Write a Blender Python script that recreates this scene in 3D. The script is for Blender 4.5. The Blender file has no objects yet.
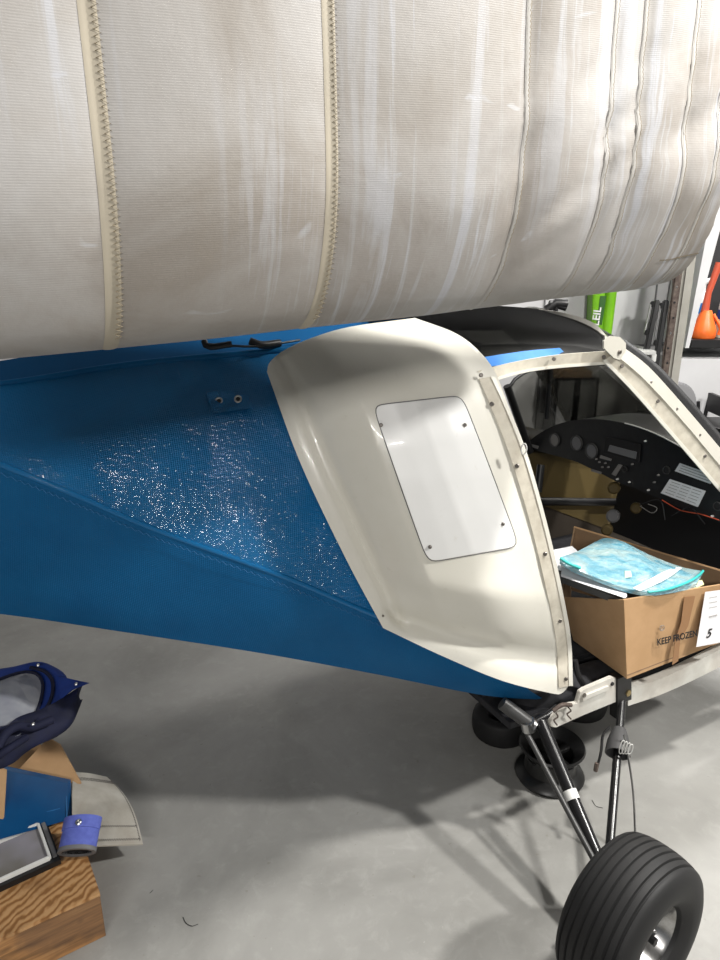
import bpy, bmesh, math, random
from mathutils import Vector, Matrix, noise
random.seed(7)
SC = bpy.context.scene
COL = SC.collection
# ------------------------------------------------------------------ camera
CAMZ = 1.6; PITCH = math.radians(18); FPX = 693.0
cd = bpy.data.cameras.new('camera'); cam = bpy.data.objects.new('camera', cd); COL.objects.link(cam)
cam.location = (0, 0, CAMZ); cam.rotation_euler = (math.radians(90) - PITCH, 0, 0)
cd.sensor_fit = 'VERTICAL'; cd.sensor_height = 36; cd.lens = 36 * FPX / 960; cd.clip_start = .02
SC.camera = cam
# ------------------------------------------------------------------ light
w = bpy.data.worlds.new('world'); SC.world = w; w.use_nodes = True
w.node_tree.nodes['Background'].inputs[0].default_value = (.86, .93, 1, 1)
w.node_tree.nodes['Background'].inputs[1].default_value = .12
def area(name, loc, target, power, sx, sy, color=(1, 1, 1)):
    l = bpy.data.lights.new(name, 'AREA'); l.shape = 'RECTANGLE'; l.size = sx; l.size_y = sy; l.energy = power; l.color = color
    o = bpy.data.objects.new(name, l); COL.objects.link(o); o.location = loc
    o.rotation_euler = (Vector(target) - Vector(loc)).to_track_quat('-Z', 'Y').to_euler()
    return o
area('key_lamp', (1.5, 1.3, 3.3), (.6, 1.5, .5), 82, .16, .16, (1, .97, .92))
area('side_lamp', (3.3, .72, 3.4), (.1, 1.6, .9), 132, .22, .22, (1, .98, .94))
area('ceiling_lamp_rear', (-.5, -2.9, 3.0), (-.3, 1.6, 1.1), 85, 2.4, .05, (1, .97, .93))
area('wall_fill_lamp', (2.6, 3.6, 3.3), (2.0, 4.2, 1.2), 95, 1.2, .25, (1, .98, .95))  # fill light added to brighten the back wall
SC.view_settings.view_transform = 'Standard'; SC.view_settings.look = 'None'
SC.view_settings.gamma = 1; SC.view_settings.use_curve_mapping = False; SC.view_settings.exposure = 0.2

# ------------------------------------------------------------------ maths
CS, SN = math.cos(PITCH), math.sin(PITCH)
def ray(px, py):
    u = 480 - py
    return Vector((px - 360, FPX * CS + u * SN, -FPX * SN + u * CS))
E = Vector((0, 0, CAMZ))
def P(px, py, Y):
    d = ray(px, py); return E + d * (Y / d.y)
def PZ(px, py, z):
    d = ray(px, py); return E + d * ((z - CAMZ) / d.z)
def PP(px, py, o, n):
    d = ray(px, py); return E + d * ((Vector(o) - E).dot(n) / d.dot(n))
def proj(p):
    v = Vector(p) - E
    dep = v.y * CS - v.z * SN; up = v.y * SN + v.z * CS
    return 360 + FPX * v.x / dep, 480 - FPX * up / dep
A28 = math.radians(28)
H = Vector((math.cos(A28), math.sin(A28), 0)); AW = Vector((-math.sin(A28), math.cos(A28), 0)); UP = Vector((0, 0, 1))
SO = Vector((.5, 1.6, 0))
def PS(px, py, k=0.0): return PP(px, py, SO + AW * k, AW)          # on the aircraft's side plane, k metres inwards
PQ = Vector((1.10, 2.055, 0))
def PI_(px, py, off=0.0): return PP(px, py, PQ - H * off, H)        # on the instrument panel plane
def lerp(a, b, t): return a + (b - a) * t
def sm(x, a, b):
    t = max(0., min(1., (x - a) / (b - a))); return t * t * (3 - 2 * t)
def interp(xs, ys, x):
    if x <= xs[0]: return ys[0] + (ys[1] - ys[0]) * (x - xs[0]) / (xs[1] - xs[0])
    for i in range(len(xs) - 1):
        if x <= xs[i + 1]: return lerp(ys[i], ys[i + 1], (x - xs[i]) / (xs[i + 1] - xs[i]))
    return ys[-1] + (ys[-1] - ys[-2]) * (x - xs[-1]) / (xs[-1] - xs[-2])
def catmull(pts, n):
    """n+1 points along a smooth curve through pts"""
    pts = [Vector(p) for p in pts]
    L = [0]
    for a, b in zip(pts, pts[1:]): L.append(L[-1] + (b - a).length)
    out = []
    for i in range(n + 1):
        d = L[-1] * i / n; k = 0
        while k < len(pts) - 2 and d > L[k + 1]: k += 1
        t = (d - L[k]) / max(1e-9, L[k + 1] - L[k])
        p0 = pts[max(0, k - 1)]; p1 = pts[k]; p2 = pts[k + 1]; p3 = pts[min(len(pts) - 1, k + 2)]
        if k == 0: p0 = p1 * 2 - p2
        if k + 2 > len(pts) - 1: p3 = p2 * 2 - p1
        out.append(.5 * ((2 * p1) + (p2 - p0) * t + (2 * p0 - 5 * p1 + 4 * p2 - p3) * t * t + (3 * p1 - p0 - 3 * p2 + p3) * t ** 3))
    return out
def polyline(pts, n):
    pts = [Vector(p) for p in pts]; L = [0]
    for a, b in zip(pts, pts[1:]): L.append(L[-1] + (b - a).length)
    out = []
    for i in range(n + 1):
        d = L[-1] * i / n; k = 0
        while k < len(pts) - 2 and d > L[k + 1]: k += 1
        out.append(pts[k].lerp(pts[k + 1], (d - L[k]) / max(1e-9, L[k + 1] - L[k])))
    return out

# ------------------------------------------------------------------ materials
def mat(name, color, rough=.5, metal=0., coat=0., spec=.5, **kw):
    m = bpy.data.materials.new(name); m.use_nodes = True; b = m.node_tree.nodes['Principled BSDF']
    b.inputs['Base Color'].default_value = (*color, 1); b.inputs['Roughness'].default_value = rough
    b.inputs['Metallic'].default_value = metal; b.inputs['Coat Weight'].default_value = coat
    b.inputs['Specular IOR Level'].default_value = spec
    for k, v in kw.items(): b.inputs[k.replace('_', ' ')].default_value = v
    return m
class NT:
    def __init__(s, m): s.m = m; s.t = m.node_tree; s.b = s.t.nodes.get('Principled BSDF')
    def n(s, typ, **kw):
        x = s.t.nodes.new(typ)
        for k, v in kw.items():
            if k in x.inputs: x.inputs[k].default_value = v
            else: setattr(x, k, v)
        return x
    def l(s, a, b): s.t.links.new(a, b)
    def co(s, kind='Object', scale=(1, 1, 1), rot=(0, 0, 0)):
        c = s.n('ShaderNodeTexCoord'); m = s.n('ShaderNodeMapping'); m.inputs['Scale'].default_value = scale; m.inputs['Rotation'].default_value = rot
        s.l(c.outputs[kind], m.inputs[0]); return m.outputs[0]
    def noise(s, vec, scale, detail=4, rough=.5, dist=0):
        x = s.n('ShaderNodeTexNoise'); x.inputs['Scale'].default_value = scale; x.inputs['Detail'].default_value = detail
        x.inputs['Roughness'].default_value = rough; x.inputs['Distortion'].default_value = dist
        s.l(vec, x.inputs['Vector']); return x.outputs['Fac']
    def ramp(s, fac, stops):
        r = s.n('ShaderNodeValToRGB'); e = r.color_ramp.elements
        while len(e) < len(stops): e.new(.5)
        for i, (p, c) in enumerate(stops):
            e[i].position = p; e[i].color = (*c, 1) if len(c) == 3 else c
        s.l(fac, r.inputs[0]); return r.outputs[0]
    def mix(s, fac, a, b, mode='MIX'):
        x = s.n('ShaderNodeMix', data_type='RGBA', blend_type=mode)
        for sock, v in ((x.inputs[0], fac), (x.inputs[6], a), (x.inputs[7], b)):
            if isinstance(v, (int, float)): sock.default_value = v
            elif isinstance(v, tuple): sock.default_value = (*v, 1)
            else: s.l(v, sock)
        return x.outputs[2]
    def math(s, op, a, b=0.):
        x = s.n('ShaderNodeMath', operation=op)
        for sock, v in ((x.inputs[0], a), (x.inputs[1], b)):
            if isinstance(v, (int, float)): sock.default_value = v
            else: s.l(v, sock)
        return x.outputs[0]
    def wave(s, vec, scale, direction='X', dist=0.):
        x = s.n('ShaderNodeTexWave', wave_type='BANDS', bands_direction=direction); x.inputs['Scale'].default_value = scale; x.inputs['Distortion'].default_value = dist
        s.l(vec, x.inputs['Vector']); return x.outputs['Fac']
    def bump(s, h, strength=.3, dist=.002):
        x = s.n('ShaderNodeBump'); x.inputs['Strength'].default_value = strength; x.inputs['Distance'].default_value = dist
        s.l(h, x.inputs['Height']); s.l(x.outputs[0], s.b.inputs['Normal'])
def speckled(name, c1, c2, scale, rough=.5, metal=0., bump=0., detail=5, **kw):
    m = mat(name, c1, rough, metal, **kw); t = NT(m); v = t.co()
    f = t.noise(v, scale, detail, .6)
    t.l(t.ramp(f, [(.35, c1), (.65, c2)]), t.b.inputs['Base Color'])
    if bump: t.bump(f, bump, .003)
    return m

def m_sail():
    m = mat('sailcloth', (.6, .58, .55), .6, spec=.3); t = NT(m)
    uv = t.co('UV'); big = t.noise(uv, 3.5, 6, .6, .6)
    base = t.ramp(big, [(.32, (.29, .262, .232)), (.5, (.375, .355, .335)), (.66, (.42, .408, .398))])
    # vertical water streaks
    st = t.noise(t.co('UV', (34, 1.7, 1)), 1, 5, .6, .8); sm_ = t.ramp(st, [(.52, (0, 0, 0)), (.61, (1, 1, 1))])
    area_ = t.ramp(t.noise(t.co('UV', (2.3, 1.2, 1)), 1, 2), [(.42, (0, 0, 0)), (.56, (1, 1, 1))])
    k = t.math('MULTIPLY', t.math('MULTIPLY', sm_, area_), .7)
    c = t.mix(k, base, (.50, .515, .56))
    # brown dirt and specks
    d = t.ramp(t.noise(t.co('UV', (9, 5, 1)), 1, 8, .7, .5), [(.55, (0, 0, 0)), (.8, (1, 1, 1))])
    c = t.mix(t.math('MULTIPLY', d, .45), c, (.29, .245, .195))
    sp = t.ramp(t.noise(uv, 150, 2, .5), [(.74, (0, 0, 0)), (.78, (1, 1, 1))])
    spm = t.ramp(t.noise(uv, 6, 2), [(.52, (0, 0, 0)), (.6, (1, 1, 1))])
    c = t.mix(t.math('MULTIPLY', t.math('MULTIPLY', sp, spm), .5), c, (.22, .19, .16))
    # pale scuffs
    sc = t.ramp(t.noise(t.co('UV', (7, 16, 1), (0, 0, .5)), 1, 3, .5, 1.2), [(.68, (0, 0, 0)), (.72, (1, 1, 1))])
    c = t.mix(t.math('MULTIPLY', sc, .45), c, (.50, .515, .56))
    wv = t.wave(t.co('UV', (1, 1, 1)), 112, 'Y'); wh = t.wave(t.co('UV'), 160, 'X')
    c = t.mix(t.math('MULTIPLY', wv, .13), c, (.25, .24, .23))
    t.l(c, t.b.inputs['Base Color'])
    t.bump(t.math('ADD', t.math('MULTIPLY', wv, .12), t.math('MULTIPLY', t.noise(uv, 12, 6, .6), 2.)), .3, .0025)
    return m
def m_tarp(name, c1, c2, spark=1.0):
    m = mat(name, c1, .55, spec=.12, coat=.5 * spark); t = NT(m); t.b.inputs['Coat Roughness'].default_value = .09; t.b.inputs['Coat IOR'].default_value = 1.8
    uv = t.co('UV')
    f = t.noise(uv, 5, 5, .6)
    wa = t.wave(t.co('UV', (1, 1, 1), (0, 0, .12)), 62, 'Y', .5); wb = t.wave(t.co('UV', (1, 1, 1), (0, 0, .12)), 62, 'X', .5)
    c = t.ramp(f, [(.3, c1), (.7, c2)])
    c = t.mix(t.math('MULTIPLY', t.math('MULTIPLY', wa, wb), .35), c, (.01, .06, .14))
    t.l(c, t.b.inputs['Base Color'])
    big = t.noise(uv, 9, 5, .6)
    h = t.math('ADD', t.math('MULTIPLY', t.math('ADD', wa, wb), .5), t.math('MULTIPLY', big, 2.5))
    t.bump(h, .5, .0016)
    # glossy thread crowns: long thin ripples tilt the clear film
    th = t.noise(t.co('UV', (38, 120, 1), (0, 0, .12)), 1, 2, .5)
    bb = t.n('ShaderNodeBump'); bb.inputs['Strength'].default_value = 1.0; bb.inputs['Distance'].default_value = .0036
    t.l(t.math('ADD', th, t.math('MULTIPLY', big, 3.)), bb.inputs['Height']); t.l(bb.outputs[0], t.b.inputs['Coat Normal'])
    return m
M = {}
M['sail'] = m_sail()
M['sailband'] = speckled('seam_sailcloth', (.37, .355, .33), (.43, .415, .395), 6, .6)
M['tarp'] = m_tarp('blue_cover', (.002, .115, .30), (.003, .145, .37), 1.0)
M['tarp_shaded'] = m_tarp('blue_cover_shaded', (.002, .085, .23), (.004, .11, .28), .15)  # darker copy of the cover: shade on the lower side put into the colour
def m_gel(name, c1, c2):
    m = mat(name, c1, .3, spec=.5, coat=.3); t = NT(m); v = t.co()
    c = t.ramp(t.noise(v, 4, 6, .6), [(.3, c1), (.7, c2)])
    d = t.ramp(t.noise(v, 26, 8, .7), [(.62, (0, 0, 0)), (.8, (1, 1, 1))])
    c = t.mix(t.math('MULTIPLY', d, .35), c, (.45, .40, .30)); t.l(c, t.b.inputs['Base Color'])
    return m
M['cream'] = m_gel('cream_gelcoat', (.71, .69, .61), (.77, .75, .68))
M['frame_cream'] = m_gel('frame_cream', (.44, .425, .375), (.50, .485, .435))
M['white'] = m_gel('white_panel', (.74, .74, .73), (.79, .79, .78))
M['strip'] = speckled('dirty_strip', (.50, .46, .38), (.63, .59, .50), 30, .5)
M['railwhite'] = speckled('rail_white', (.66, .65, .60), (.50, .47, .42), 9, .35)
def m_tint(name, trans, rough=.05, glossy=.12, gc=1., gf=.5):
    m = bpy.data.materials.new(name); m.use_nodes = True; t = m.node_tree; t.nodes.clear()
    o = t.nodes.new('ShaderNodeOutputMaterial'); a = t.nodes.new('ShaderNodeBsdfTransparent'); g = t.nodes.new('ShaderNodeBsdfGlossy')
    x = t.nodes.new('ShaderNodeMixShader'); f = t.nodes.new('ShaderNodeLayerWeight'); mm = t.nodes.new('ShaderNodeMath')
    a.inputs[0].default_value = (*trans, 1); g.inputs[0].default_value = (gc, gc, gc, 1); g.inputs['Roughness'].default_value = rough
    f.inputs[0].default_value = .25; mm.operation = 'MULTIPLY_ADD'; mm.inputs[1].default_value = gf; mm.inputs[2].default_value = glossy * .3
    t.links.new(f.outputs['Fresnel'], mm.inputs[0]); t.links.new(mm.outputs[0], x.inputs[0])
    t.links.new(a.outputs[0], x.inputs[1]); t.links.new(g.outputs[0], x.inputs[2]); t.links.new(x.outputs[0], o.inputs[0])
    return m
M['tint'] = m_tint('tinted_plexiglass', (.60, .60, .58), gf=.3)
M['tint_dark'] = m_tint('smoked_roof_plexiglass', (.16, .16, .15), .30, .03, .3, .07)
M['black'] = mat('black_paint', (.008, .008, .009), .45)
M['panel'] = speckled('panel_black', (.006, .006, .007), (.012, .012, .013), 40, .4)
M['gloss_black'] = mat('gloss_black_tube', (.01, .01, .011), .25)
M['grey_tube'] = mat('grey_tube', (.045, .045, .045), .4)
M['steel'] = mat('steel', (.55, .55, .55), .3, 1.)
M['screw'] = mat('screw_metal', (.25, .23, .21), .35, .9)
M['chrome'] = speckled('polished_rim', (.5, .5, .5), (.32, .31, .30), 40, .25, 1.)
def m_rubber():
    m = mat('tyre_rubber', (.014, .014, .015), .62, spec=.35); t = NT(m); v = t.co()
    d = t.ramp(t.noise(v, 70, 6, .7), [(.66, (0, 0, 0)), (.8, (1, 1, 1))])
    c = t.mix(t.math('MULTIPLY', d, .35), (.014, .014, .0145), (.12, .11, .10)); t.l(c, t.b.inputs['Base Color'])
    t.bump(t.noise(v, 90, 4), .15, .001); return m
M['rubber'] = m_rubber()
M['yellow'] = mat('ochre_hull', (.085, .058, .015), .7)
M['brown'] = mat('brown_carpet', (.035, .026, .018), .9)
def m_floor():
    m = mat('polished_concrete', (.4, .4, .38), .35, spec=.4); t = NT(m); v = t.co()
    a = t.noise(v, 1.6, 8, .62, .4); c = t.ramp(a, [(.3, (.215, .212, .198)), (.5, (.30, .296, .28)), (.72, (.375, .37, .352))])
    b = t.noise(v, 17, 8, .68, .5); c = t.mix(t.math('MULTIPLY', t.ramp(b, [(.52, (0, 0, 0)), (.75, (1, 1, 1))]), .30), c, (.47, .465, .445))
    e = t.noise(t.co('Object', (1, 1, 1), (0, 0, .9)), 60, 6, .7, .3); c = t.mix(t.math('MULTIPLY', t.ramp(e, [(.66, (0, 0, 0)), (.74, (1, 1, 1))]), .35), c, (.56, .55, .53))
    g = t.noise(v, 45, 3, .5); c = t.mix(t.math('MULTIPLY', t.ramp(g, [(.70, (0, 0, 0)), (.74, (1, 1, 1))]), .35), c, (.18, .16, .13))
    t.l(c, t.b.inputs['Base Color']); t.l(t.ramp(b, [(.3, (.42,) * 3), (.7, (.6,) * 3)]), t.b.inputs['Roughness'])
    t.bump(b, .12, .002); return m
M['floor'] = m_floor()
M['wall'] = speckled('white_wall', (.50, .50, .51), (.56, .56, .57), 2.5, .55)
M['drywall'] = speckled('grey_drywall', (.16, .16, .155), (.19, .19, .185), 2.5, .8)
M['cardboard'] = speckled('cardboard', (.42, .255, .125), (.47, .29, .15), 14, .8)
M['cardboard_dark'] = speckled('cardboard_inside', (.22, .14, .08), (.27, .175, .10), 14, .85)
def m_ply():
    m = mat('plywood_top', (.4, .22, .1), .55); t = NT(m)
    v = t.co('Object', (1, 1, 1), (0, 0, 0))
    s_ = t.n('ShaderNodeTexWave', wave_type='RINGS', rings_direction='Z'); s_.inputs['Scale'].default_value = 15; s_.inputs['Distortion'].default_value = 8
    s_.inputs['Detail'].default_value = 3; s_.inputs['Detail Scale'].default_value = 1.3; t.l(t.co('Object', (1.3, .8, .3), (0, 0, 2.2)), s_.inputs['Vector'])
    c = t.ramp(s_.outputs['Fac'], [(.10, (.27, .125, .04)), (.4, (.43, .22, .085)), (.9, (.53, .31, .14))])
    d = t.ramp(t.noise(v, 9, 5, .6), [(.5, (0, 0, 0)), (.7, (1, 1, 1))]); c = t.mix(t.math('MULTIPLY', d, .5), c, (.15, .07, .025))
    t.l(c, t.b.inputs['Base Color']); t.bump(s_.outputs['Fac'], .2, .002); return m
M['ply'] = m_ply()
def m_pine():
    m = mat('pine_board', (.4, .22, .1), .6); t = NT(m)
    g = t.noise(t.co('Object', (4, 8, 60)), 1, 5, .6, .6)
    c = t.ramp(g, [(.3, (.14, .07, .028)), (.55, (.40, .20, .075)), (.75, (.52, .30, .125))])
    k = t.ramp(t.noise(t.co('Object', (5, 14, 14)), 1, 2), [(.66, (0, 0, 0)), (.74, (1, 1, 1))]); c = t.mix(t.math('MULTIPLY', k, .9), c, (.05, .022, .01))
    k2 = t.ramp(t.noise(t.co('Object', (7, 3, 5)), 1, 4), [(.5, (0, 0, 0)), (.6, (1, 1, 1))]); c = t.mix(t.math('MULTIPLY', k2, .5), c, (.10, .06, .04))
    t.l(c, t.b.inputs['Base Color']); return m
M['pine'] = m_pine()
M['bluefab'] = speckled('royal_blue_fabric', (.006, .03, .20), (.01, .045, .28), 20, .7)
M['navy'] = mat('navy_webbing', (.004, .006, .03), .8)
M['peri'] = speckled('periwinkle_fabric', (.10, .13, .48), (.13, .17, .56), 60, .85)
M['blueplate'] = speckled('deep_blue_vinyl', (.003, .05, .16), (.004, .075, .21), 6, .3)
M['tape'] = speckled('blue_masking_tape', (.05, .22, .62), (.07, .27, .70), 20, .7)
M['green'] = speckled('lime_plastic', (.13, .36, .01), (.18, .45, .015), 8, .35)
M['dgreen'] = mat('dark_green_label', (.02, .09, .01), .5)
M['orange'] = speckled('orange_plastic', (.80, .16, .02), (.70, .12, .02), 8, .4)
M['redbrown'] = mat('red_plastic', (.45, .07, .03), .45)
M['bluelabel'] = mat('blue_label', (.01, .16, .50), .4)
M['whitepl'] = mat('white_plastic', (.72, .72, .70), .4)
M['greypl'] = mat('grey_plastic', (.16, .16, .165), .6)
M['paper'] = speckled('white_paper', (.78, .78, .80), (.72, .72, .74), 5, .7)
M['ink'] = mat('black_ink', (.012, .011, .012), .8)
M['greyink'] = mat('grey_ink', (.22, .21, .20), .8)
M['rust'] = speckled('rusty_steel', (.05, .032, .026), (.11, .085, .07), 50, .7, bump=.4)
M['postgrey'] = speckled('grey_post', (.27, .26, .23), (.32, .31, .28), 8, .5)
M['alloy_dark'] = mat('dark_alloy', (.05, .05, .05), .35, .7)
M['brass'] = mat('brass_bolt', (.35, .27, .13), .4, .8)
M['thread'] = mat('beige_thread', (.30, .25, .17), .8)
M['brownthread'] = speckled('tan_seam', (.47, .42, .33), (.38, .34, .27), 7, .6)
M['fabblack'] = speckled('black_fabric', (.008, .008, .010), (.02, .02, .024), 30, .85, bump=.5)
M['bluethread'] = mat('pale_blue_thread', (.03, .16, .38), .7)
M['mirrorblue'] = mat('light_blue_film', (.2, .5, .6), .25)

# ------------------------------------------------------------------ object helpers
def link(name, me, m=None, parent=None, label=None):
    o = bpy.data.objects.new(name, me); COL.objects.link(o)
    if m is not None and len(me.materials) == 0: me.materials.append(m if not isinstance(m, str) else M[m])
    if parent is not None:
        o.parent = parent; o.matrix_parent_inverse = Matrix.Translation(-parent.location) if parent.type == 'EMPTY' and parent.get('category') else parent_inv(parent)
    if label: o['label'] = label
    return o
def parent_inv(p):
    mw = Matrix.Identity(4); q = p; chain = []
    while q is not None: chain.append(q); q = q.parent
    for q in reversed(chain):
        mw = mw @ (q.matrix_parent_inverse if q.parent else Matrix.Identity(4)) @ Matrix.LocRotScale(q.location, q.rotation_euler, q.scale)
    return mw.inverted()
def thing(name, label, cat, loc, group=None):
    o = bpy.data.objects.new(name, None); COL.objects.link(o); o.location = loc; o.empty_display_size = .1
    tag(o, label, cat, group); return o
def tag(o, label, cat, group=None):
    o['label'] = label; o['category'] = cat
    if group: o['group'] = group
    return o
def smooth(me, ang=35):
    me.shade_smooth(); me.set_sharp_from_angle(angle=math.radians(ang))
def mesh_from(name, verts, faces, uvs=None, ang=35):
    me = bpy.data.meshes.new(name); me.from_pydata([tuple(v) for v in verts], [], faces)
    if uvs:
        l = me.uv_layers.new(name='UVMap')
        for p in me.polygons:
            for li in p.loop_indices: l.data[li].uv = uvs[me.loops[li].vertex_index]
    me.validate(); smooth(me, ang); return me
def gridmesh(name, G, thick=None, uv=True, closed=False, ang=35):
    """G rows x cols of points. thick: vector or function (i,j)->vector; makes a closed slab."""
    R, C = len(G), len(G[0]); verts = [p for r in G for p in r]; faces = []; uvs = None
    if uv:
        us = [[0.0] * C for _ in range(R)]; vs = [[0.0] * C for _ in range(R)]
        for i in range(R):
            for j in range(1, C): us[i][j] = us[i][j - 1] + (G[i][j] - G[i][j - 1]).length
        for j in range(C):
            for i in range(1, R): vs[i][j] = vs[i - 1][j] + (G[i][j] - G[i - 1][j]).length
        uvs = [(us[i][j], vs[i][j]) for i in range(R) for j in range(C)]
    for i in range(R - 1):
        for j in range(C - 1): faces.append((i * C + j, i * C + j + 1, (i + 1) * C + j + 1, (i + 1) * C + j))
    if closed:
        for j in range(C - 1): faces.append(((R - 1) * C + j, (R - 1) * C + j + 1, j + 1, j))
    if thick is not None:
        n = len(verts); f = thick if callable(thick) else (lambda i, j: thick)
        verts += [G[i][j] + f(i, j) for i in range(R) for j in range(C)]
        faces += [tuple(n + k for k in reversed(q)) for q in list(faces)]
        if uvs: uvs = uvs + uvs
        for j in range(C - 1):
            faces.append((j, n + j, n + j + 1, j + 1)); a = (R - 1) * C
            faces.append((a + j, a + j + 1, n + a + j + 1, n + a + j))
        for i in range(R - 1):
            a, b = i * C, (i + 1) * C; faces.append((a, b, n + b, n + a)); a += C - 1; b += C - 1
            faces.append((a, n + a, n + b, b))
    return mesh_from(name, verts, faces, uvs, ang)
def ruled(A, B, n=24, rows=1, smoothc=True):
    f = catmull if smoothc else polyline
    a, b = f(A, n), f(B, n)
    return [[a[j].lerp(b[j], i / rows) for j in range(n + 1)] for i in range(rows + 1)]
def tube(name, pts, r, m, parent=None, seg=10, n=None, label=None, rr=None, flat=1.0):
    pts = catmull(pts, n) if n else [Vector(p) for p in pts]
    verts, faces = [], []; K = len(pts)
    prev = None
    for i, p in enumerate(pts):
        t = (pts[min(i + 1, K - 1)] - pts[max(0, i - 1)]).normalized()
        if prev is None: x = t.cross(UP if abs(t.z) < .9 else Vector((1, 0, 0))).normalized()
        else: x = (prev - t * prev.dot(t)).normalized()
        prev = x; y = t.cross(x)
        ra = r if rr is None else interp([0, .5, 1] if len(rr) == 3 else [k / (len(rr) - 1) for k in range(len(rr))], rr, i / (K - 1))
        for k in range(seg):
            a = 2 * math.pi * k / seg; verts.append(p + (x * math.cos(a) * flat + y * math.sin(a)) * ra)
    for i in range(K - 1):
        for k in range(seg): faces.append((i * seg + k, i * seg + (k + 1) % seg, (i + 1) * seg + (k + 1) % seg, (i + 1) * seg + k))
    faces.append(tuple(reversed(range(seg)))); faces.append(tuple((K - 1) * seg + k for k in range(seg)))
    return link(name, mesh_from(name, verts, faces, ang=50), m, parent, label)
def prism(name, poly, thick, m, parent=None, label=None, bevel=0.):
    """poly: coplanar world points; extruded by vector thick"""
    n = len(poly); verts = list(poly) + [p + thick for p in poly]
    faces = [tuple(range(n)), tuple(reversed(range(n, 2 * n)))] + [(i, i + n, (i + 1) % n + n, (i + 1) % n) for i in range(n)]
    me = mesh_from(name, verts, faces)
    bm = bmesh.new(); bm.from_mesh(me); bmesh.ops.recalc_face_normals(bm, faces=bm.faces)
    if bevel: bmesh.ops.bevel(bm, geom=bm.edges[:], offset=bevel, segments=2, affect='EDGES', clamp_overlap=True)
    bm.to_mesh(me); bm.free(); smooth(me, 30)
    return link(name, me, m, parent, label)
def boxm(name, c, ax, half, m, parent=None, label=None, bevel=.002):
    c = Vector(c); X, Y, Z = [Vector(a).normalized() * h for a, h in zip(ax, half)]
    return prism(name, [c - X - Y - Z, c + X - Y - Z, c + X + Y - Z, c - X + Y - Z], Z * 2, m, parent, label, bevel)
WX = ((1, 0, 0), (0, 1, 0), (0, 0, 1))
def lathe(name, c, axis, prof, m, parent=None, seg=32, label=None, ang=35):
    """prof list of (axial, radius)"""
    c = Vector(c); t = Vector(axis).normalized(); x = t.cross(UP if abs(t.z) < .9 else Vector((1, 0, 0))).normalized(); y = t.cross(x)
    verts, faces = [], []; K = len(prof)
    for (a, r) in prof:
        for k in range(seg):
            th = 2 * math.pi * k / seg; verts.append(c + t * a + (x * math.cos(th) + y * math.sin(th)) * max(r, 1e-5))
    for i in range(K - 1):
        for k in range(seg): faces.append((i * seg + k, i * seg + (k + 1) % seg, (i + 1) * seg + (k + 1) % seg, (i + 1) * seg + k))
    return link(name, mesh_from(name, verts, faces, ang=ang), m, parent, label)
_scr = {}
def screw(p, nrm, r, parent, m='screw', name='screw'):
    return lathe(name, p, nrm, [(-.002, r), (.001, r), (.0022, r * .75), (.0022, r * .25), (.0008, r * .2), (.0008, 0)], m, parent, 12)
def text(s, size, o, X, Y, m, parent=None, name='lettering', label=None, align='LEFT', sx=1.0, bold=.02):
    c = bpy.data.curves.new(name, 'FONT'); c.body = s; c.size = size; c.offset = size * bold; c.extrude = .0003; c.align_x = align
    t = bpy.data.objects.new('t', c); COL.objects.link(t)
    bpy.context.view_layer.update()
    me = bpy.data.meshes.new_from_object(t.evaluated_get(bpy.context.evaluated_depsgraph_get())); me.name = name
    bpy.data.objects.remove(t)
    X = Vector(X).normalized(); Y = Vector(Y).normalized(); Z = X.cross(Y)
    o = Vector(o)
    for v in me.vertices: q = v.co.copy(); v.co = o + X * q.x * sx + Y * q.y + Z * q.z
    return link(name, me, m, parent, label)

# ================================================================== ROOM
def struct(name, me_o): me_o['kind'] = 'structure'; return me_o
WY = 4.2; CZ = 3.6; XL = -4.5; XR = 4.2; YF = -5.0
struct('floor', boxm('floor', ((XL + XR) / 2, (WY + YF) / 2, -.05), WX, ((XR - XL) / 2, (WY - YF) / 2, .05), 'floor', bevel=0))
struct('ceiling', boxm('ceiling', ((XL + XR) / 2, (WY + YF) / 2, CZ + .05), WX, ((XR - XL) / 2, (WY - YF) / 2, .05), 'drywall', bevel=0))
struct('w', boxm('wall_back', ((XL + XR) / 2, WY + .05, CZ / 2), WX, ((XR - XL) / 2, .05, CZ / 2), 'wall', bevel=0))
struct('w', boxm('wall_left', (XL - .05, (WY + YF) / 2, CZ / 2), WX, (.05, (WY - YF) / 2, CZ / 2), 'drywall', bevel=0))
struct('w', boxm('wall_right', (XR + .05, (WY + YF) / 2, CZ / 2), WX, (.05, (WY - YF) / 2, CZ / 2), 'drywall', bevel=0))
struct('b', boxm('baseboard_back', ((XL + XR) / 2, WY - .008, .05), WX, ((XR - XL) / 2, .008, .05), 'whitepl', bevel=0))

# ================================================================== AIRCRAFT
plane = thing('ultralight_airplane', 'blue and cream ultralight airplane with folded off-white fabric wing and open cockpit', 'airplane', (.5, 2.0, 0))
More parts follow.
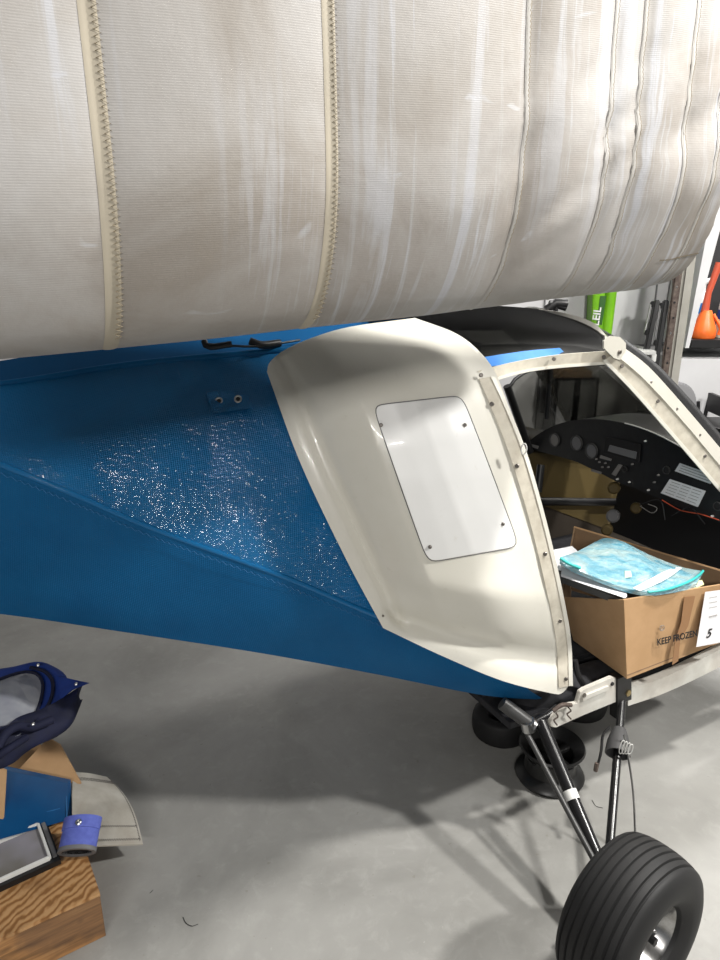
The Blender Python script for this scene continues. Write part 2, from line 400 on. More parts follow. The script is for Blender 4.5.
# ---- wing
WO = P(0, 300, .80); WO.z = 0
def PWk(px, py, k=0): return PP(px, py, WO + AW * k, AW)
bxs = [-200, 0, 100, 200, 300, 440, 550, 640, 700, 760]
bys = [372, 357, 348, 338, 327, 312, 298, 288, 274, 266]
def zb(s):
    z = 1.5
    for _ in range(4):
        p = WO + H * s + AW * .10; p.z = z; px, py = proj(p)
        z = PP(px, interp(bxs, bys, px), WO + AW * .10, AW).z
    return z - .006
def s_of(px): p = PWk(px, 100); return (p - WO).dot(H)
seampx = [-420, -160, 97, 331, 526, 612, 640, 690, 722]
seams = [s_of(x) for x in seampx]; s0 = seams[0] - .1; s1 = s_of(742)
HH = [1.15, 1.0, .85, .72] + [.64 - .02 * i for i in range(23)] + [.185, .17, .155, .14, .125, .11, .095, .08, .065, .05, .036, .022, .010, .003, 0]
def dnf(h):
    r = .24
    d = .13 * (1 - math.sqrt(max(0, 1 - (1 - h / r) ** 2))) if h < r else 0
    return d + .05 * max(0, h - .15) ** 1.5
ZB = {}
def wing_pt(s, h, back=False):
    k = round(s, 4)
    if k not in ZB: ZB[k] = zb(s)
    i = 0
    while i < len(seams) - 2 and s > seams[i + 1]: i += 1
    t = (s - seams[i]) / (seams[i + 1] - seams[i]); wdt = seams[i + 1] - seams[i]
    puff = .012 * min(1, wdt / .2) * (math.sin(math.pi * max(0, min(1, t))) ** .7) if 0 <= t <= 1 else 0
    d = dnf(h)
    wr = 0
    if s > .55:
        q = Vector((s * 5 + h * 5, h * 22 - s * 16, 3.3))
        wr = noise.noise(q) * .013 * sm(s, .55, .85) * sm(h, .02, .1) * (1 - sm(h, .28, .5))
    wr += noise.noise(Vector((s * 4, h * 3, 1))) * .006
    if back: d = .26 - d + puff
    else: d = d - puff * (1 if h > .02 else .5) + wr * .8
    p = WO + H * s + AW * d; p.z = ZB[k] + h; return p
ss = []
allk = [s0] + seams[1:] + [s1]
for a, b in zip(allk, allk[1:]):
    n = max(3, int((b - a) / .012)); ss += [lerp(a, b, i / n) for i in range(n)]
ss.append(s1)
G = [[wing_pt(s, h) for s in ss] for h in HH] + [[wing_pt(s, h, True) for s in ss] for h in reversed(HH[:-1])]
me = gridmesh('wing', G, uv=True, closed=True, ang=60)
bm = bmesh.new(); bm.from_mesh(me); bm.verts.ensure_lookup_table(); bmesh.ops.holes_fill(bm, edges=[e for e in bm.edges if e.is_boundary]); bmesh.ops.recalc_face_normals(bm, faces=bm.faces)
bm.to_mesh(me); bm.free(); smooth(me, 60)
wing = link('wing', me, 'sail', plane, 'dirty off-white sailcloth wing with stitched rib seams')
# seams: raised tape with zigzag stitching
HD = HH[1:-1]
def offp(s, h, o): return wing_pt(s, h) - (AW * (1 if h > .12 else max(.25, h / .12)) + UP * (0 if h > .12 else (1 - h / .12) * .9)) * o
for k, sx in enumerate(seams[1:]):
    wd = [.010, .010, .009, .004, .004, .004, .004, .004][k]
    G = [[offp(sx + q * wd, h, .0020 * (1 if k < 3 else .8) - (.0018 if k < 3 else .0013) * abs(q) ** 2) for q in (-1, -.5, 0, .5, 1)] for h in HD]
    link('seam_tape', gridmesh('seam_tape', G, ang=80), 'brownthread' if k in (1, 2) else 'sailband', wing)
    amp = .004 if k < 3 else .0015
    z = [offp(sx + wd * .75 + (amp if i % 2 else -amp), lerp(1.05, .02, i / 300), .0022) for i in range(301)] if k < 3 else \
        [offp(sx + wd * .5 + (amp * .5 if i % 2 else -amp * .5), lerp(1.05, .02, i / 300), .0035) for i in range(301)]
    tube('zigzag_stitching', z, .00055 if k < 3 else .00045, 'thread', wing, seg=4)
for zz in (.045,):   # lower hem stitch line
    z = [offp(lerp(s_of(700), s1, i / 60), .06 + (.002 if i % 2 else 0), .003) for i in range(61)]
    tube('zigzag_stitching', z, .0006, 'thread', wing, seg=4)

# ---- blue fuselage cover
cx = [-160, 0, 100, 200, 300, 383, 480, 545]
ridge = catmull([P(-160, 398, 1.55), P(0, 384, 1.66), P(132, 364, 1.74), P(272, 351, 1.82), P(345, 345, 1.86), P(480, 345, 1.98)], 48)
crease = catmull([P(-160, 402, 1.38), P(0, 466, 1.47), P(76, 497, 1.50), P(155, 531, 1.53), P(280, 577, 1.56), P(383, 620, 1.58), P(500, 665, 1.64)], 48)
keel = catmull([P(-160, 598, 1.50), P(0, 614, 1.55), P(117, 631, 1.56), P(260, 653, 1.57), P(375, 674, 1.59), P(482, 695, 1.64), P(545, 700, 1.70)], 48)
def rowmix(a, b, t, out=0., dz=0.): return [a[j].lerp(b[j], t) + Vector((0, -out, dz)) for j in range(len(a))]
N48 = len(ridge)
ww = [lerp(.30, .62, j / (N48 - 1)) for j in range(N48)]
peak = [ridge[j] + AW * ww[j] * .5 + UP * (.02 + .05 * j / N48) for j in range(N48)]
rf = [ridge[j] + AW * ww[j] for j in range(N48)]; cf = [crease[j] + AW * (ww[j] + .26) for j in range(N48)]; kf = [keel[j] + AW * (ww[j] - .05) for j in range(N48)]
def hull(rows, m, name, label=None, **k):
    return link(name, gridmesh(name, rows, **k), m, plane, label)
up_rows = [rowmix(ridge, crease, i / 10, .035 * math.sin(math.pi * i / 10) * 1.0) for i in range(11)]
for j in range(N48):
    for i in range(11):
        q = up_rows[i][j]; up_rows[i][j] = q + Vector((0, noise.noise(q * 7) * .012 * math.sin(math.pi * i / 10), 0))
low_rows = [rowmix(crease, keel, i / 8, .012 * math.sin(math.pi * i / 8)) for i in range(9)]
for j in range(N48):
    for i in range(1, 8):
        q = low_rows[i][j]; low_rows[i][j] = q + Vector((0, noise.noise(q * 6) * .012, noise.noise(q * 11) * .006))
blue = hull(up_rows, 'tarp', 'fuselage_cover', 'glossy woven blue fuselage cover, upper side', uv=True)
link('top_panel', gridmesh('top_panel', [rowmix(peak, ridge, i / 3) for i in range(4)]), mat('wing_shaded_cover', (.003, .065, .18), .9, spec=.1), blue)  # the wing's shade on the top is put into this darker blue
lo = link('lower_panel', gridmesh('lower_panel', low_rows + [kf, cf, rf, peak]), 'tarp_shaded', blue)
# longeron ridge shown under the cloth
tube('crease_ridge', [c + Vector((0, .003, .003)) for c in crease[:46]], .007, 'tarp', blue, seg=10)
tube('upper_ridge', [c + Vector((0, -.0, .0)) for c in ridge], .008, 'tarp_shaded', blue, seg=8)
zz = [crease[int(i / 4)].lerp(crease[min(N48 - 1, int(i / 4) + 1)], (i % 4) / 4) + Vector((0, -.0135, -.012 + (.004 if i % 2 else -.002))) for i in range(180)]
tube('zigzag_stitching', zz, .0007, 'bluethread', blue, seg=4)
def onblue(px, py, off=.004):
    # ray against the upper rows, by nearest quad in pixel space
    best = None
    for i in range(len(up_rows)):
        for j in range(N48):
            q = proj(up_rows[i][j]); d = (q[0] - px) ** 2 + (q[1] - py) ** 2
            if best is None or d < best[0]: best = (d, up_rows[i][j].y)
    return P(px, py, best[1] - off)
ptch = [onblue(*q) for q in ((206, 392), (246, 386), (252, 408), (212, 414))]
link('patch', gridmesh('patch', ruled(ptch[:2], [ptch[3], ptch[2]], 4, 4, False), Vector((0, .004, 0))), 'tarp', blue, 'square blue reinforcement patch around eyelets')
ptch = [onblue(*q) for q in ((155, 362), (175, 360), (180, 378), (158, 381))]
link('patch', gridmesh('patch', ruled(ptch[:2], [ptch[3], ptch[2]], 4, 4, False), Vector((0, .003, 0))), 'tarp', blue)
for q in ((219, 401), (238, 399)):
    lathe('eyelet', onblue(*q, .014), (0, -1, .3), [(0, .010), (.003, .0095), (.004, .0075), (.003, .0055), (-.002, .005)], 'steel', blue, 20, 'steel eyelet')
    lathe('eyelet_hole', onblue(*q, .0175), (0, -1, .3), [(0, .0055), (.0005, .0)], 'black', blue, 14)
# cable fitting on top of the fuselage, under the wing
tube('cable', [P(208, 344, 1.78), P(235, 346, 1.76), P(262, 346, 1.80), P(300, 340, 1.86)], .003, 'black', plane, n=10)
tube('cable_fitting', [P(204, 341, 1.76), P(209, 347, 1.75), P(232, 344, 1.76)], .008, 'black', plane, n=6)
tube('cable_fitting', [P(250, 341, 1.80), P(262, 345, 1.80), P(280, 343, 1.83)], .010, 'black', plane, n=6)

# ---- cream fairing
U, V_ = 56, 56
def V3(l): return [Vector(a) for a in l]
cb = catmull(V3([(383, 628, 1.535), (440, 655, 1.55), (500, 680, 1.57), (550, 693, 1.64), (562, 693, 1.66), (570, 684, 1.67)]), U)
ct = catmull(V3([(267, 372, 1.70), (270, 362, 1.71), (285, 350, 1.73), (312, 338, 1.77), (350, 327, 1.82), (415, 318, 1.90)]), U)
cl = catmull(V3([(383, 628, 1.535), (345, 557, 1.55), (300, 462, 1.60), (267, 372, 1.70)]), V_)
cr = catmull(V3([(570, 684, 1.67), (571, 640, 1.67), (562, 590, 1.665), (547, 527, 1.655), (528, 463, 1.65), (509, 408, 1.67), (495, 372, 1.70), (478, 350, 1.74), (455, 333, 1.79), (415, 318, 1.90)]), V_)
FG = []
for j in range(V_ + 1):
    v = j / V_; row = []
    for i in range(U + 1):
        u = i / U
        q = cb[i] * (1 - v) + ct[i] * v + cl[j] * (1 - u) + cr[j] * u - (cb[0] * (1 - u) * (1 - v) + cb[U] * u * (1 - v) + ct[0] * (1 - u) * v + ct[U] * u * v)
        f = (.5 * sm(u, .10, .40) + .5 * max(0, min(1, (u - .13) / .25))) * (.5 * sm(v, .05, .26) + .5 * max(0, min(1, (v - .09) / .14))) * (1 - sm(v, .72, 1.0) * .75) * (1 - .35 * sm(u, .6, 1))
        lip = -.010 * (sm(u, .10, .115) if v > .05 else 0) * 0
        # shallow gutter inside the flange, then the bulge
        gut = .016 * math.exp(-((u - .13) / .035) ** 2) * sm(v, .03, .07) + .020 * math.exp(-((v - .085) / .03) ** 2) * sm(u, .05, .12)
        row.append(Vector((q.x, q.y, q.z - .088 * f + gut - .006)))
    FG.append(row)
FW = [[P(q.x, q.y, q.z) for q in r] for r in FG]
fair = link('fairing', gridmesh('fairing', FW, Vector((0, .006, 0)), ang=60), 'cream', plane, 'cream moulded fairing behind the cockpit door')
flat = [q for r in FG for q in r]
def fairY(px, py):
    b = sorted(flat, key=lambda q: (q.x - px) ** 2 + (q.y - py) ** 2)[:4]
    ws = [1 / ((q.x - px) ** 2 + (q.y - py) ** 2 + .5) for q in b]
    return sum(w * q.z for w, q in zip(ws, b)) / sum(ws)
def onfair(px, py, off=.004): return P(px, py, fairY(px, py) - off)
fnrm = (Vector((0, -1, .1))).normalized()
# access panel : rounded quadrilateral
quad = [Vector((373, 406)), Vector((462, 396)), Vector((519, 546)), Vector((428, 562))]
def inquad(u, v): return quad[3].lerp(quad[2], u).lerp(quad[0].lerp(quad[1], u), v)
def roundsq(u, v, r=.10):
    # map the unit square onto a rounded square
    x, y = u * 2 - 1, v * 2 - 1; n = max(abs(x), abs(y))
    if n < 1e-6: return u, v
    a = math.atan2(y, x); p = 14
    rad = (abs(math.cos(a)) ** p + abs(math.sin(a)) ** p) ** (-1 / p)
    rs = 1 / max(abs(math.cos(a)), abs(math.sin(a)))
    k = rad / rs; return (x * k + 1) / 2, (y * k + 1) / 2
# best-fit smooth depth for the panel: bilinear + centre bulge so that the sheet is fair
cy = [[fairY(*inquad(a / 4, b / 4)) for a in range(5)] for b in range(5)]
def panY(u, v):
    a = min(3, int(u * 4)); b = min(3, int(v * 4)); fu, fv = u * 4 - a, v * 4 - b
    return lerp(lerp(cy[b][a], cy[b][a + 1], fu), lerp(cy[b + 1][a], cy[b + 1][a + 1], fu), fv)
PG = []
for j in range(25):
    row = []
    for i in range(25):
        u, v = roundsq(i / 24, j / 24); q = inquad(u, v); row.append(P(q.x, q.y, panY(u, v) - .0065))
    PG.append(row)
pan = link('access_panel', gridmesh('access_panel', PG, Vector((0, .0035, 0)), ang=40), 'white', plane, 'flat white access panel with four screws')
# dark gap line round the panel
PG2 = []
rim = []
for t in range(97):
    k = t % 96; side, f = divmod(k, 24); f /= 24
    u, v = ((f, 0), (1, f), (1 - f, 1), (0, 1 - f))[side]
    u, v = roundsq(u, v); q = inquad(u, v); c = (quad[0] + quad[1] + quad[2] + quad[3]) / 4; q = q + (q - c).normalized() * .8
    rim.append(P(q.x, q.y, panY(u, v) - .0035))
tube('panel_gasket', rim, .0011, 'greypl', pan, seg=5)
for q in ((381, 425), (465, 425), (503, 524), (430, 547)): screw(onfair(*q, .0075), (0, -1, .15), .0045, pan)
screw(onfair(383, 616, .004), (0, -1, .1), .003, fair)

# ---- dirty edge strips with screws
def stripq(name, A, B, m, th=.005, n=30, label=None, parent=plane):
    return link(name, gridmesh(name, ruled(A, B, n, 2), Vector((0, th, 0)), ang=50), m, parent, label)
ey = lambda q: (q[0], q[1])
ApxL = [(479, 379), (492, 409), (510, 456), (530, 522), (546, 588), (556, 640), (559, 688)]
ApxR = [(491, 377), (505, 407), (524, 456), (543, 523), (558, 588), (567, 640), (569, 686)]
Ys = [1.63, 1.595, 1.555, 1.55, 1.56, 1.57, 1.585]
def fY(q, o=.005): return P(q[0], q[1], fairY(q[0], q[1]) - o)
DL, DR = [(q.x, q.y) for q in catmull(V3([(a, b, 0) for a, b in ApxL]), 40)], [(q.x, q.y) for q in catmull(V3([(a, b, 0) for a, b in ApxR]), 40)]
es = stripq('edge_strip', [fY(q) for q in DL], [fY(q) for q in DR], 'strip', label='grimy clear edge strip with screws along fairing')
stripq('door_edge', [fY(q, .007) for q in DR], [P(q[0] + 4, q[1], fairY(*q) - .004) for q in DR], 'cream', .02, label='cream door edge')
for q, d in (((492, 404), 1.60), ((517, 466), 1.555), ((545, 554), 1.555), ((560, 621), 1.565), ((566, 679), 1.585)): screw(fY(q, .008), (0, -1, .1), .0055, es)
# little ring on the edge
ringc = P(524, 449, 1.55); bpts = [ringc + Vector((math.cos(a) * .006, 0, math.sin(a) * .013)) for a in [2 * math.pi * i / 20 for i in range(21)]]
tube('pull_ring', bpts, .0018, 'whitepl', plane, seg=6)

# roof (smoked) and top strip
R0 = [P(487, 377, 1.70), P(478, 352, 1.74), P(455, 334, 1.80), P(415, 319, 1.90), P(375, 312, 2.08), P(330, 330, 2.3)]
R1 = [PS(614, 354, .10), PS(608, 338, .14), P(592, 325, 1.95), P(560, 315, 2.08), P(525, 309, 2.28), P(500, 330, 2.50)]
r0, r1 = catmull(R0, 20), catmull(R1, 20)
RG = [[r0[j].lerp(r1[j], i / 16) + UP * .018 * math.sin(math.pi * i / 16) * math.sin(math.pi * min(1, j / 20 + .12)) for j in range(21)] for i in range(17)]
roof = link('roof_window', gridmesh('roof_window', RG, Vector((0, .003, -.002)), ang=60), 'tint_dark', plane, 'smoked dark plexiglass roof sheet')
# blue masking tape on the roof
def RGuv(px, py):
    best = None
    for i in range(17):
        for j in range(9):
            q = proj(RG[i][j]); d = (q[0] - px) ** 2 + (q[1] - py) ** 2
            if best is None or d < best[0]: best = (d, RG[i][j].y)
    return best[1]
tp = [(485, 357), (525, 351), (560, 348), (565, 353), (525, 362), (486, 367)]
ta = [P(x, y, RGuv(x, y) - .008) for x, y in tp[:3]]; tb = [P(x, y, RGuv(x, y) - .008) for x, y in (tp[5], tp[4], tp[3])]
link('masking_tape', gridmesh('masking_tape', ruled(ta, tb, 8, 2), Vector((0, .0015, 0))), 'tape', roof, 'strip of blue masking tape')
TA = [P(478, 371, 1.64), P(515, 362, 1.685), P(557, 355, 1.73), PS(608, 351, .09)]
TB = [P(483, 382, 1.64), P(515, 372, 1.685), P(549, 366, 1.73), PS(612, 361, .09)]
ts = stripq('top_strip', TA, TB, 'strip', .006, label='grimy top edge strip with screws')
stripq('top_strip_edge', [q + Vector((0, -.001, .0)) for q in TB], [P(484, 385, 1.64), P(515, 375, 1.685), P(549, 369, 1.73), PS(612, 364, .09)], 'cream', .01)
for q, d in (((481, 375), 1.63), ((554, 359), 1.725), ((604, 357), 1.77)): screw(P(q[0], q[1], d - .006), (0, -1, .2), .005, ts)

# windshield side frame
inn = [(606, 359), (637, 391), (680, 440), (718, 484), (752, 523)]
mid_ = [(615, 354), (646, 381), (687, 426), (722, 468), (760, 512)]
out = [(622, 346), (650, 368), (687, 409), (722, 450), (766, 500)]
drk = [(626, 340), (657, 364), (693, 402), (724, 438), (770, 488)]
def sideY(pts, k): return [PS(x, y, k) for x, y in pts]
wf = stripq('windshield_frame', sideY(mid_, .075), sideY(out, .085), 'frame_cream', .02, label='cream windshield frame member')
ws = stripq('windshield_strip', sideY(inn, .085), sideY(mid_, .078), 'strip', .006, label='grimy windshield edge strip with screws')
stripq('windshield_inner_edge', sideY([(x - 3, y + 2) for x, y in inn], .085), sideY(inn, .083), 'cream', .012)
stripq('windshield_seal', sideY(out, .095), sideY(drk, .115), 'gloss_black', .01, label='black windshield seal')
for q in ((622, 366), (658, 401), (705, 456)): screw(PS(q[0], q[1], .08), (.2, -1, .3), .0055, ws)
for q in ((651, 382), (677, 409), (700, 435)): screw(PS(q[0], q[1], .078), (.2, -1, .3), .004, wf)
# rounded corner bracket
bc = [(604, 348), (604, 341), (611, 336), (620, 337), (626, 343), (626, 351), (620, 360), (614, 358), (610, 354)]
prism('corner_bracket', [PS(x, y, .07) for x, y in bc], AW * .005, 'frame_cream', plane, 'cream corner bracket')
screw(PS(620, 352, .068), -AW, .006, plane, name='bracket_screw')
stripq('roof_edge', [P(520, 308, 2.27), P(560, 312, 2.07), P(592, 322, 1.93), P(608, 337, 1.84)], [P(520, 311, 2.27), P(560, 317, 2.06), P(590, 329, 1.92), P(602, 341, 1.83)], 'railwhite', .008)

# windshield sheet
apex = [q.copy() for q in r1]
st = [(614, 352), (650, 374), (690, 417), (724, 452), (766, 500)]
near = catmull([PS(x, y, .10) for x, y in st], 16)
WG = []
for i, nr in enumerate(near):
    t = i / 16; row = []
    for j in range(21):
        f = j / 20; q = nr.lerp(nr + (r1[20] - r1[0]).lerp(AW * .85, t), f)
        arc = math.sin(math.pi * f) ** .8
        ref = r1[j] - (r1[0].lerp(r1[20], f))
        b = ref * (1 - t) + (H * .12 + UP * .07) * arc * t
        row.append(q + b)
    WG.append(row)
link('windshield', gridmesh('windshield', WG, Vector((0, .003, 0)), ang=60), 'tint', plane, 'tinted curved plexiglass windshield')
# far side window
fw = [PS(505, 388, .93), PS(560, 366, .93), PS(625, 366, .93), PS(700, 440, .93), PS(720, 470, .93), PS(600, 430, .93), PS(545, 445, .93)]
prism('far_side_window', [PS(508, 392, .95), PS(520, 376, .95), PS(545, 368, .95), PS(600, 366, .95), PS(680, 440, .95), PS(700, 470, .95), PS(531, 452, .95)], AW * .003, 'tint', plane, 'tinted far side window')
tube('door_post', [PS(507, 386, .94), PS(530, 452, .94)], .016, 'black', plane, 8)
tube('far_window_rail', [PS(509, 388, .94), PS(520, 375, .94), PS(548, 367, .94), PS(604, 364, .94)], .007, 'black', plane, 8, n=12)

# instrument panel
top = [(527, 442), (545, 430), (565, 422), (590, 419), (620, 422), (650, 431), (680, 446), (705, 462), (740, 488)]
bot = [(740, 531), (717, 521), (680, 507), (660, 499), (640, 490), (617, 482), (600, 473), (575, 461), (527, 448)]
tc = catmull([PI_(x, y) for x, y in top], 30); bc_ = polyline([PI_(x, y) for x, y in reversed(bot)], 30)
panel = link('instrument_panel', gridmesh('instrument_panel', [[tc[j].lerp(bc_[j], i / 3) for j in range(31)] for i in range(4)], H * .22, ang=30), 'panel', plane, 'black arched instrument panel with gauges and placards')
tube('panel_edge_trim', [p - H * .002 for p in tc[16:]], .0022, 'whitepl', panel, seg=6)
def gauge(px, py, r, face, name='gauge'):
    c = PI_(px, py, .001)
    g = lathe(name, c, -H, [(0, r), (.006, r), (.006, r * .86), (.002, r * .85), (.002, 0)], 'grey_tube', panel, 24)
    g.data.materials.clear(); g.data.materials.append(M['grey_tube']); g.data.materials.append(M[face])
    for p in g.data.polygons:
        if p.index >= 24 * 3: p.material_index = 1
    return g
gauge(555, 440, .028, 'greyink'); gauge(577, 443, .03, 'greypl'); gauge(592, 451, .03, 'greypl')
gauge(625, 469, .011, 'ink', 'knob'); gauge(667, 470, .014, 'ink', 'knob'); gauge(718, 506, .014, 'ink', 'knob')
def pq(name, pts, m, th=.003, label=None, off=.001): return prism(name, [PI_(x, y, off) for x, y in pts], -H * th, m, panel, label, 0)
pq('radio', [(607, 437), (641, 444), (640, 462), (605, 452)], 'ink', .006, 'black radio with dim display')
pq('radio_display', [(610, 445), (637, 452), (636, 459), (608, 451)], 'greypl', .002, off=.0075)
pq('placard', [(680, 463), (714, 475), (711, 484), (675, 471)], 'paper', .0015, 'white placard, narrow')
pq('placard', [(670, 479), (706, 491), (698, 507), (661, 493)], 'paper', .0015, 'white placard with printed table')
for k in range(5):
    f = (k + .8) / 5.6
    a = Vector((670, 479)).lerp(Vector((661, 493)), f); b = Vector((706, 491)).lerp(Vector((698, 507)), f); d = (b - a) * .06
    a, b = a + d, b - d
    for q in range(3):
        a1, b1 = a.lerp(b, q / 3 + .02), a.lerp(b, (q + 1) / 3 - .04)
        tube('print', [PI_(a1.x, a1.y, .0026), PI_(b1.x, b1.y, .0026)], .0009, 'greyink', panel, 4)
for k in range(3):
    f = (k + .8) / 3.6; a = Vector((680, 463)).lerp(Vector((675, 471)), f); b = Vector((714, 475)).lerp(Vector((711, 484)), f); d = (b - a) * .08
    tube('print', [PI_(a.x + d.x, a.y + d.y, .0026), PI_(b.x - d.x, b.y - d.y, .0026)], .0009, 'greyink', panel, 4)
pq('placard', [(601, 455), (612, 459), (611, 461), (600, 458)], 'greyink', .002)
pq('placard', [(619, 464), (623, 465), (616, 476), (612, 474)], 'greyink', .003)
pq('placard', [(592, 469), (602, 472), (601, 474), (591, 471)], 'greyink', .002)
pq('placard', [(531, 444), (539, 446), (538, 449), (529, 446)], 'greyink', .002)
for q in ((618, 479), (630, 482), (646, 441), (633, 464), (659, 475), (655, 482), (649, 490), (713, 516), (600, 462), (606, 463), (609, 467), (597, 459), (603, 467)):
    lathe('switch', PI_(*q, .001), -H, [(0, .004), (.008, .003), (.009, 0)], 'whitepl' if q[0] in (618, 630, 646, 649, 713) else 'greyink', panel, 8)
# cabin interior
prism('far_hull_panel', [PS(520, 425, .99), PS(700, 470, .99), PS(690, 560, .99), PS(528, 500, .99)], AW * .006, 'yellow', plane, 'ochre yellow inner hull panel')
prism('far_hull_panel', [PS(490, 500, .995), PS(740, 500, .995), PS(740, 575, .995), PS(490, 600, .995)], AW * .006, 'brown', plane, 'dark brown lower hull lining')
tube('cabin_tube', [PS(515, 501, .97), PS(700, 503, .97)], .018, 'black', plane, 10)
tube('control_stick', [P(538, 492, 2.1), P(541, 465, 2.13)], .012, 'black', plane, 10, label='black control handle')
FZ = .36
c0 = SO + AW * .04 + H * .08; 
def fl(s, k, z): v = SO + H * s + AW * k; v.z = z; return v
boxm('cabin_floor', fl(.55, .52, FZ), (H, AW, UP), (.62, .47, .012), 'fabblack', plane)
boxm('seat', fl(-.02, .45, .62), (H, AW, UP), (.05, .30, .26), 'fabblack', plane, bevel=.02)
boxm('seat_cushion', fl(.22, .45, .395), (H, AW, UP), (.24, .30, .022), 'fabblack', plane, bevel=.01)
prism('nose_bulkhead', [fl(1.3, .06, .35), fl(1.3, .98, .35), fl(1.3, .9, .95), fl(1.3, .1, .95)], H * .01, 'black', plane)
for q, d, r in (((614, 488), 2.42, .022), ((613, 516), 2.4, .024), ((636, 508), 2.4, .02), ((607, 530), 2.35, .02)):
    lathe('pedal', P(q[0], q[1], d), (-.5, -1, .2), [(-.02, r), (.01, r), (.016, r * .7), (.016, 0)], 'yellow' if q[0] != 613 else 'greypl', plane, 16)
for k, pts in enumerate(([(640, 505), (655, 500), (662, 503), (665, 520)], [(662, 500), (680, 510), (700, 514), (719, 520)], [(640, 506), (652, 513), (657, 508), (648, 504)], [(672, 516), (690, 508), (705, 524)])):
    tube('wire', [PI_(x, y, .02) for x, y in pts], .0018, ['black', 'redbrown', 'greyink', 'black'][k], plane, 5, n=12)

# ---- lower rail and fittings
ra = stripq('side_rail', [PS(628, 689, .0), PS(660, 679, .0), PS(700, 660, .0), PS(760, 628, .0)], [PS(628, 706, .0), PS(660, 695, .0), PS(700, 677, .0), PS(760, 646, .0)], 'railwhite', .03, label='long white sill rail below the cockpit')
rb = prism('sill_fitting', [PS(x, y, -.01) for x, y in ((549, 722), (556, 713), (570, 704), (577, 703), (580, 692), (584, 689), (612, 677), (618, 679), (621, 692), (617, 702), (585, 715), (556, 728), (551, 727))], AW * .012, 'railwhite', plane, 'white formed metal sill fitting', .002)
prism('fitting_flange', [PS(x, y, -.016) for x, y in ((583, 697), (609, 686), (609, 690), (583, 701))], AW * .008, 'railwhite', rb)
screw(PS(584.5, 695.5, -.016), -AW, .007, rb); screw(PS(612.5, 684, -.012), -AW, .006, rb, 'black')
tube('hook', [PS(568, 707, -.02), PS(571, 711, -.022), PS(567, 714, -.02), PS(571, 719, -.018)], .0022, 'rust', rb, 6, n=10)
tube('hook', [PS(556, 713, -.02), PS(558, 717, -.022), PS(554, 720, -.02), PS(557, 725, -.018)], .0022, 'rust', rb, 6, n=10)
tube('bracket_plate', [PS(553, 711, -.018), PS(562, 705, -.02), PS(571, 705, -.018)], .006, 'rust', rb, 8, n=8)
gb = prism('gear_bracket', [PS(x, y, -.014) for x, y in ((617, 679), (632, 673), (632, 700), (626, 702), (626, 720), (617, 720))], AW * .03, 'black', plane, 'black gear mounting bracket', .002)
lathe('bolt', PS(628, 693, -.014), -AW, [(0, .010), (.004, .010), (.005, .006), (.005, 0)], 'brass', gb, 6)
# black fabric roll showing behind the fitting
tube('rolled_cover', [P(500, 712, 1.72), P(535, 702, 1.72), P(565, 690, 1.74), P(596, 676, 1.80), P(625, 668, 1.88)], .045, 'fabblack', plane, 14, n=14, rr=[.03, .045, .05, .045, .03])
tube('harness_strap', [PS(575, 660, .04), PS(578, 675, .03), PS(584, 686, .02)], .008, 'black', plane, 8, n=6)

# ---- landing gear
WC = PZ(631, 923, .185); AX = Vector((.57, -.78, .03)).normalized()
hubin = WC - AX * .11
legtop = P(541, 722, 1.60); legend = P(603, 872, 1.30)
leg = tube('gear_leg', [legtop, legend], .0175, 'gloss_black', plane, 14, label='thick glossy black main gear leg')
lathe('leg_tape', legtop.lerp(legend, .52), legend - legtop, [(-.012, .0178), (-.012, .0184), (.012, .0184), (.012, .0178)], 'whitepl', leg, 16, 'silver sticker band')
sh0 = P(502, 703, 1.62); sh1 = P(530, 724, 1.60)
tube('shock_strut', [sh0, sh1], .019, 'grey_tube', plane, 14, label='grey shock absorber tube')
tube('shock_cap', [sh1, sh1.lerp(sh0, -.12)], .021, 'steel', plane, 14)
tube('drag_strut', [P(524, 728, 1.60), P(597, 866, 1.30)], .0075, 'grey_tube', plane, 10, label='thin dark steel rod of the gear')
lathe('strut_clamp', P(528, 725, 1.595), Vector((.3, 0, -1)), [(-.015, .016), (-.015, .02), (.015, .02), (.015, .016)], 'steel', plane, 16)
tube('cross_tube', [P(528, 726, 1.60), P(548, 716, 1.62), P(558, 708, 1.64)], .013, 'gloss_black', plane, 12)
st0 = PS(622, 700, -.005); st1 = P(608, 868, 1.34)
stt = tube('front_strut', [st0, st1], .0115, 'gloss_black', plane, 12, label='slim glossy black front strut')
b0, b1 = st0.lerp(st1, .22), st0.lerp(st1, .36)
lathe('strut_boot', b0, b1 - b0, [(-.01, .018), (0, .022), (.03, .030), ((b1 - b0).length, .034), ((b1 - b0).length, .03)], mat('grey_leather', (.06, .06, .062), .6), plane, 20, 'grey leather boot on front strut')
tube('strap', [P(610, 727, 1.60), P(603, 735, 1.585), P(601, 752, 1.575), P(597, 768, 1.565)], .0055, 'black', plane, 6, n=10, flat=.5, label='black strap with metal end')
tube('strap_end', [P(597, 763, 1.565), P(595.5, 771, 1.562)], .006, 'rust', plane, 6)
tube('brake_cable', [P(624, 735, 1.60), P(628, 755, 1.58), P(633, 790, 1.55), P(635, 830, 1.50), P(634, 850, 1.46)], .0032, 'steel', plane, 6, n=20, label='thin steel brake cable')
for k in range(4):
    c = P(622 + k * 2.4, 747, 1.575); tube('cable_loop', [c + Vector((math.cos(a) * .006 + .002 * math.sin(a), -.01 * k * .3, math.sin(a) * (.022 - .002 * k))) for a in [2 * math.pi * i / 16 for i in range(17)]], .0014, 'whitepl', plane, 5)
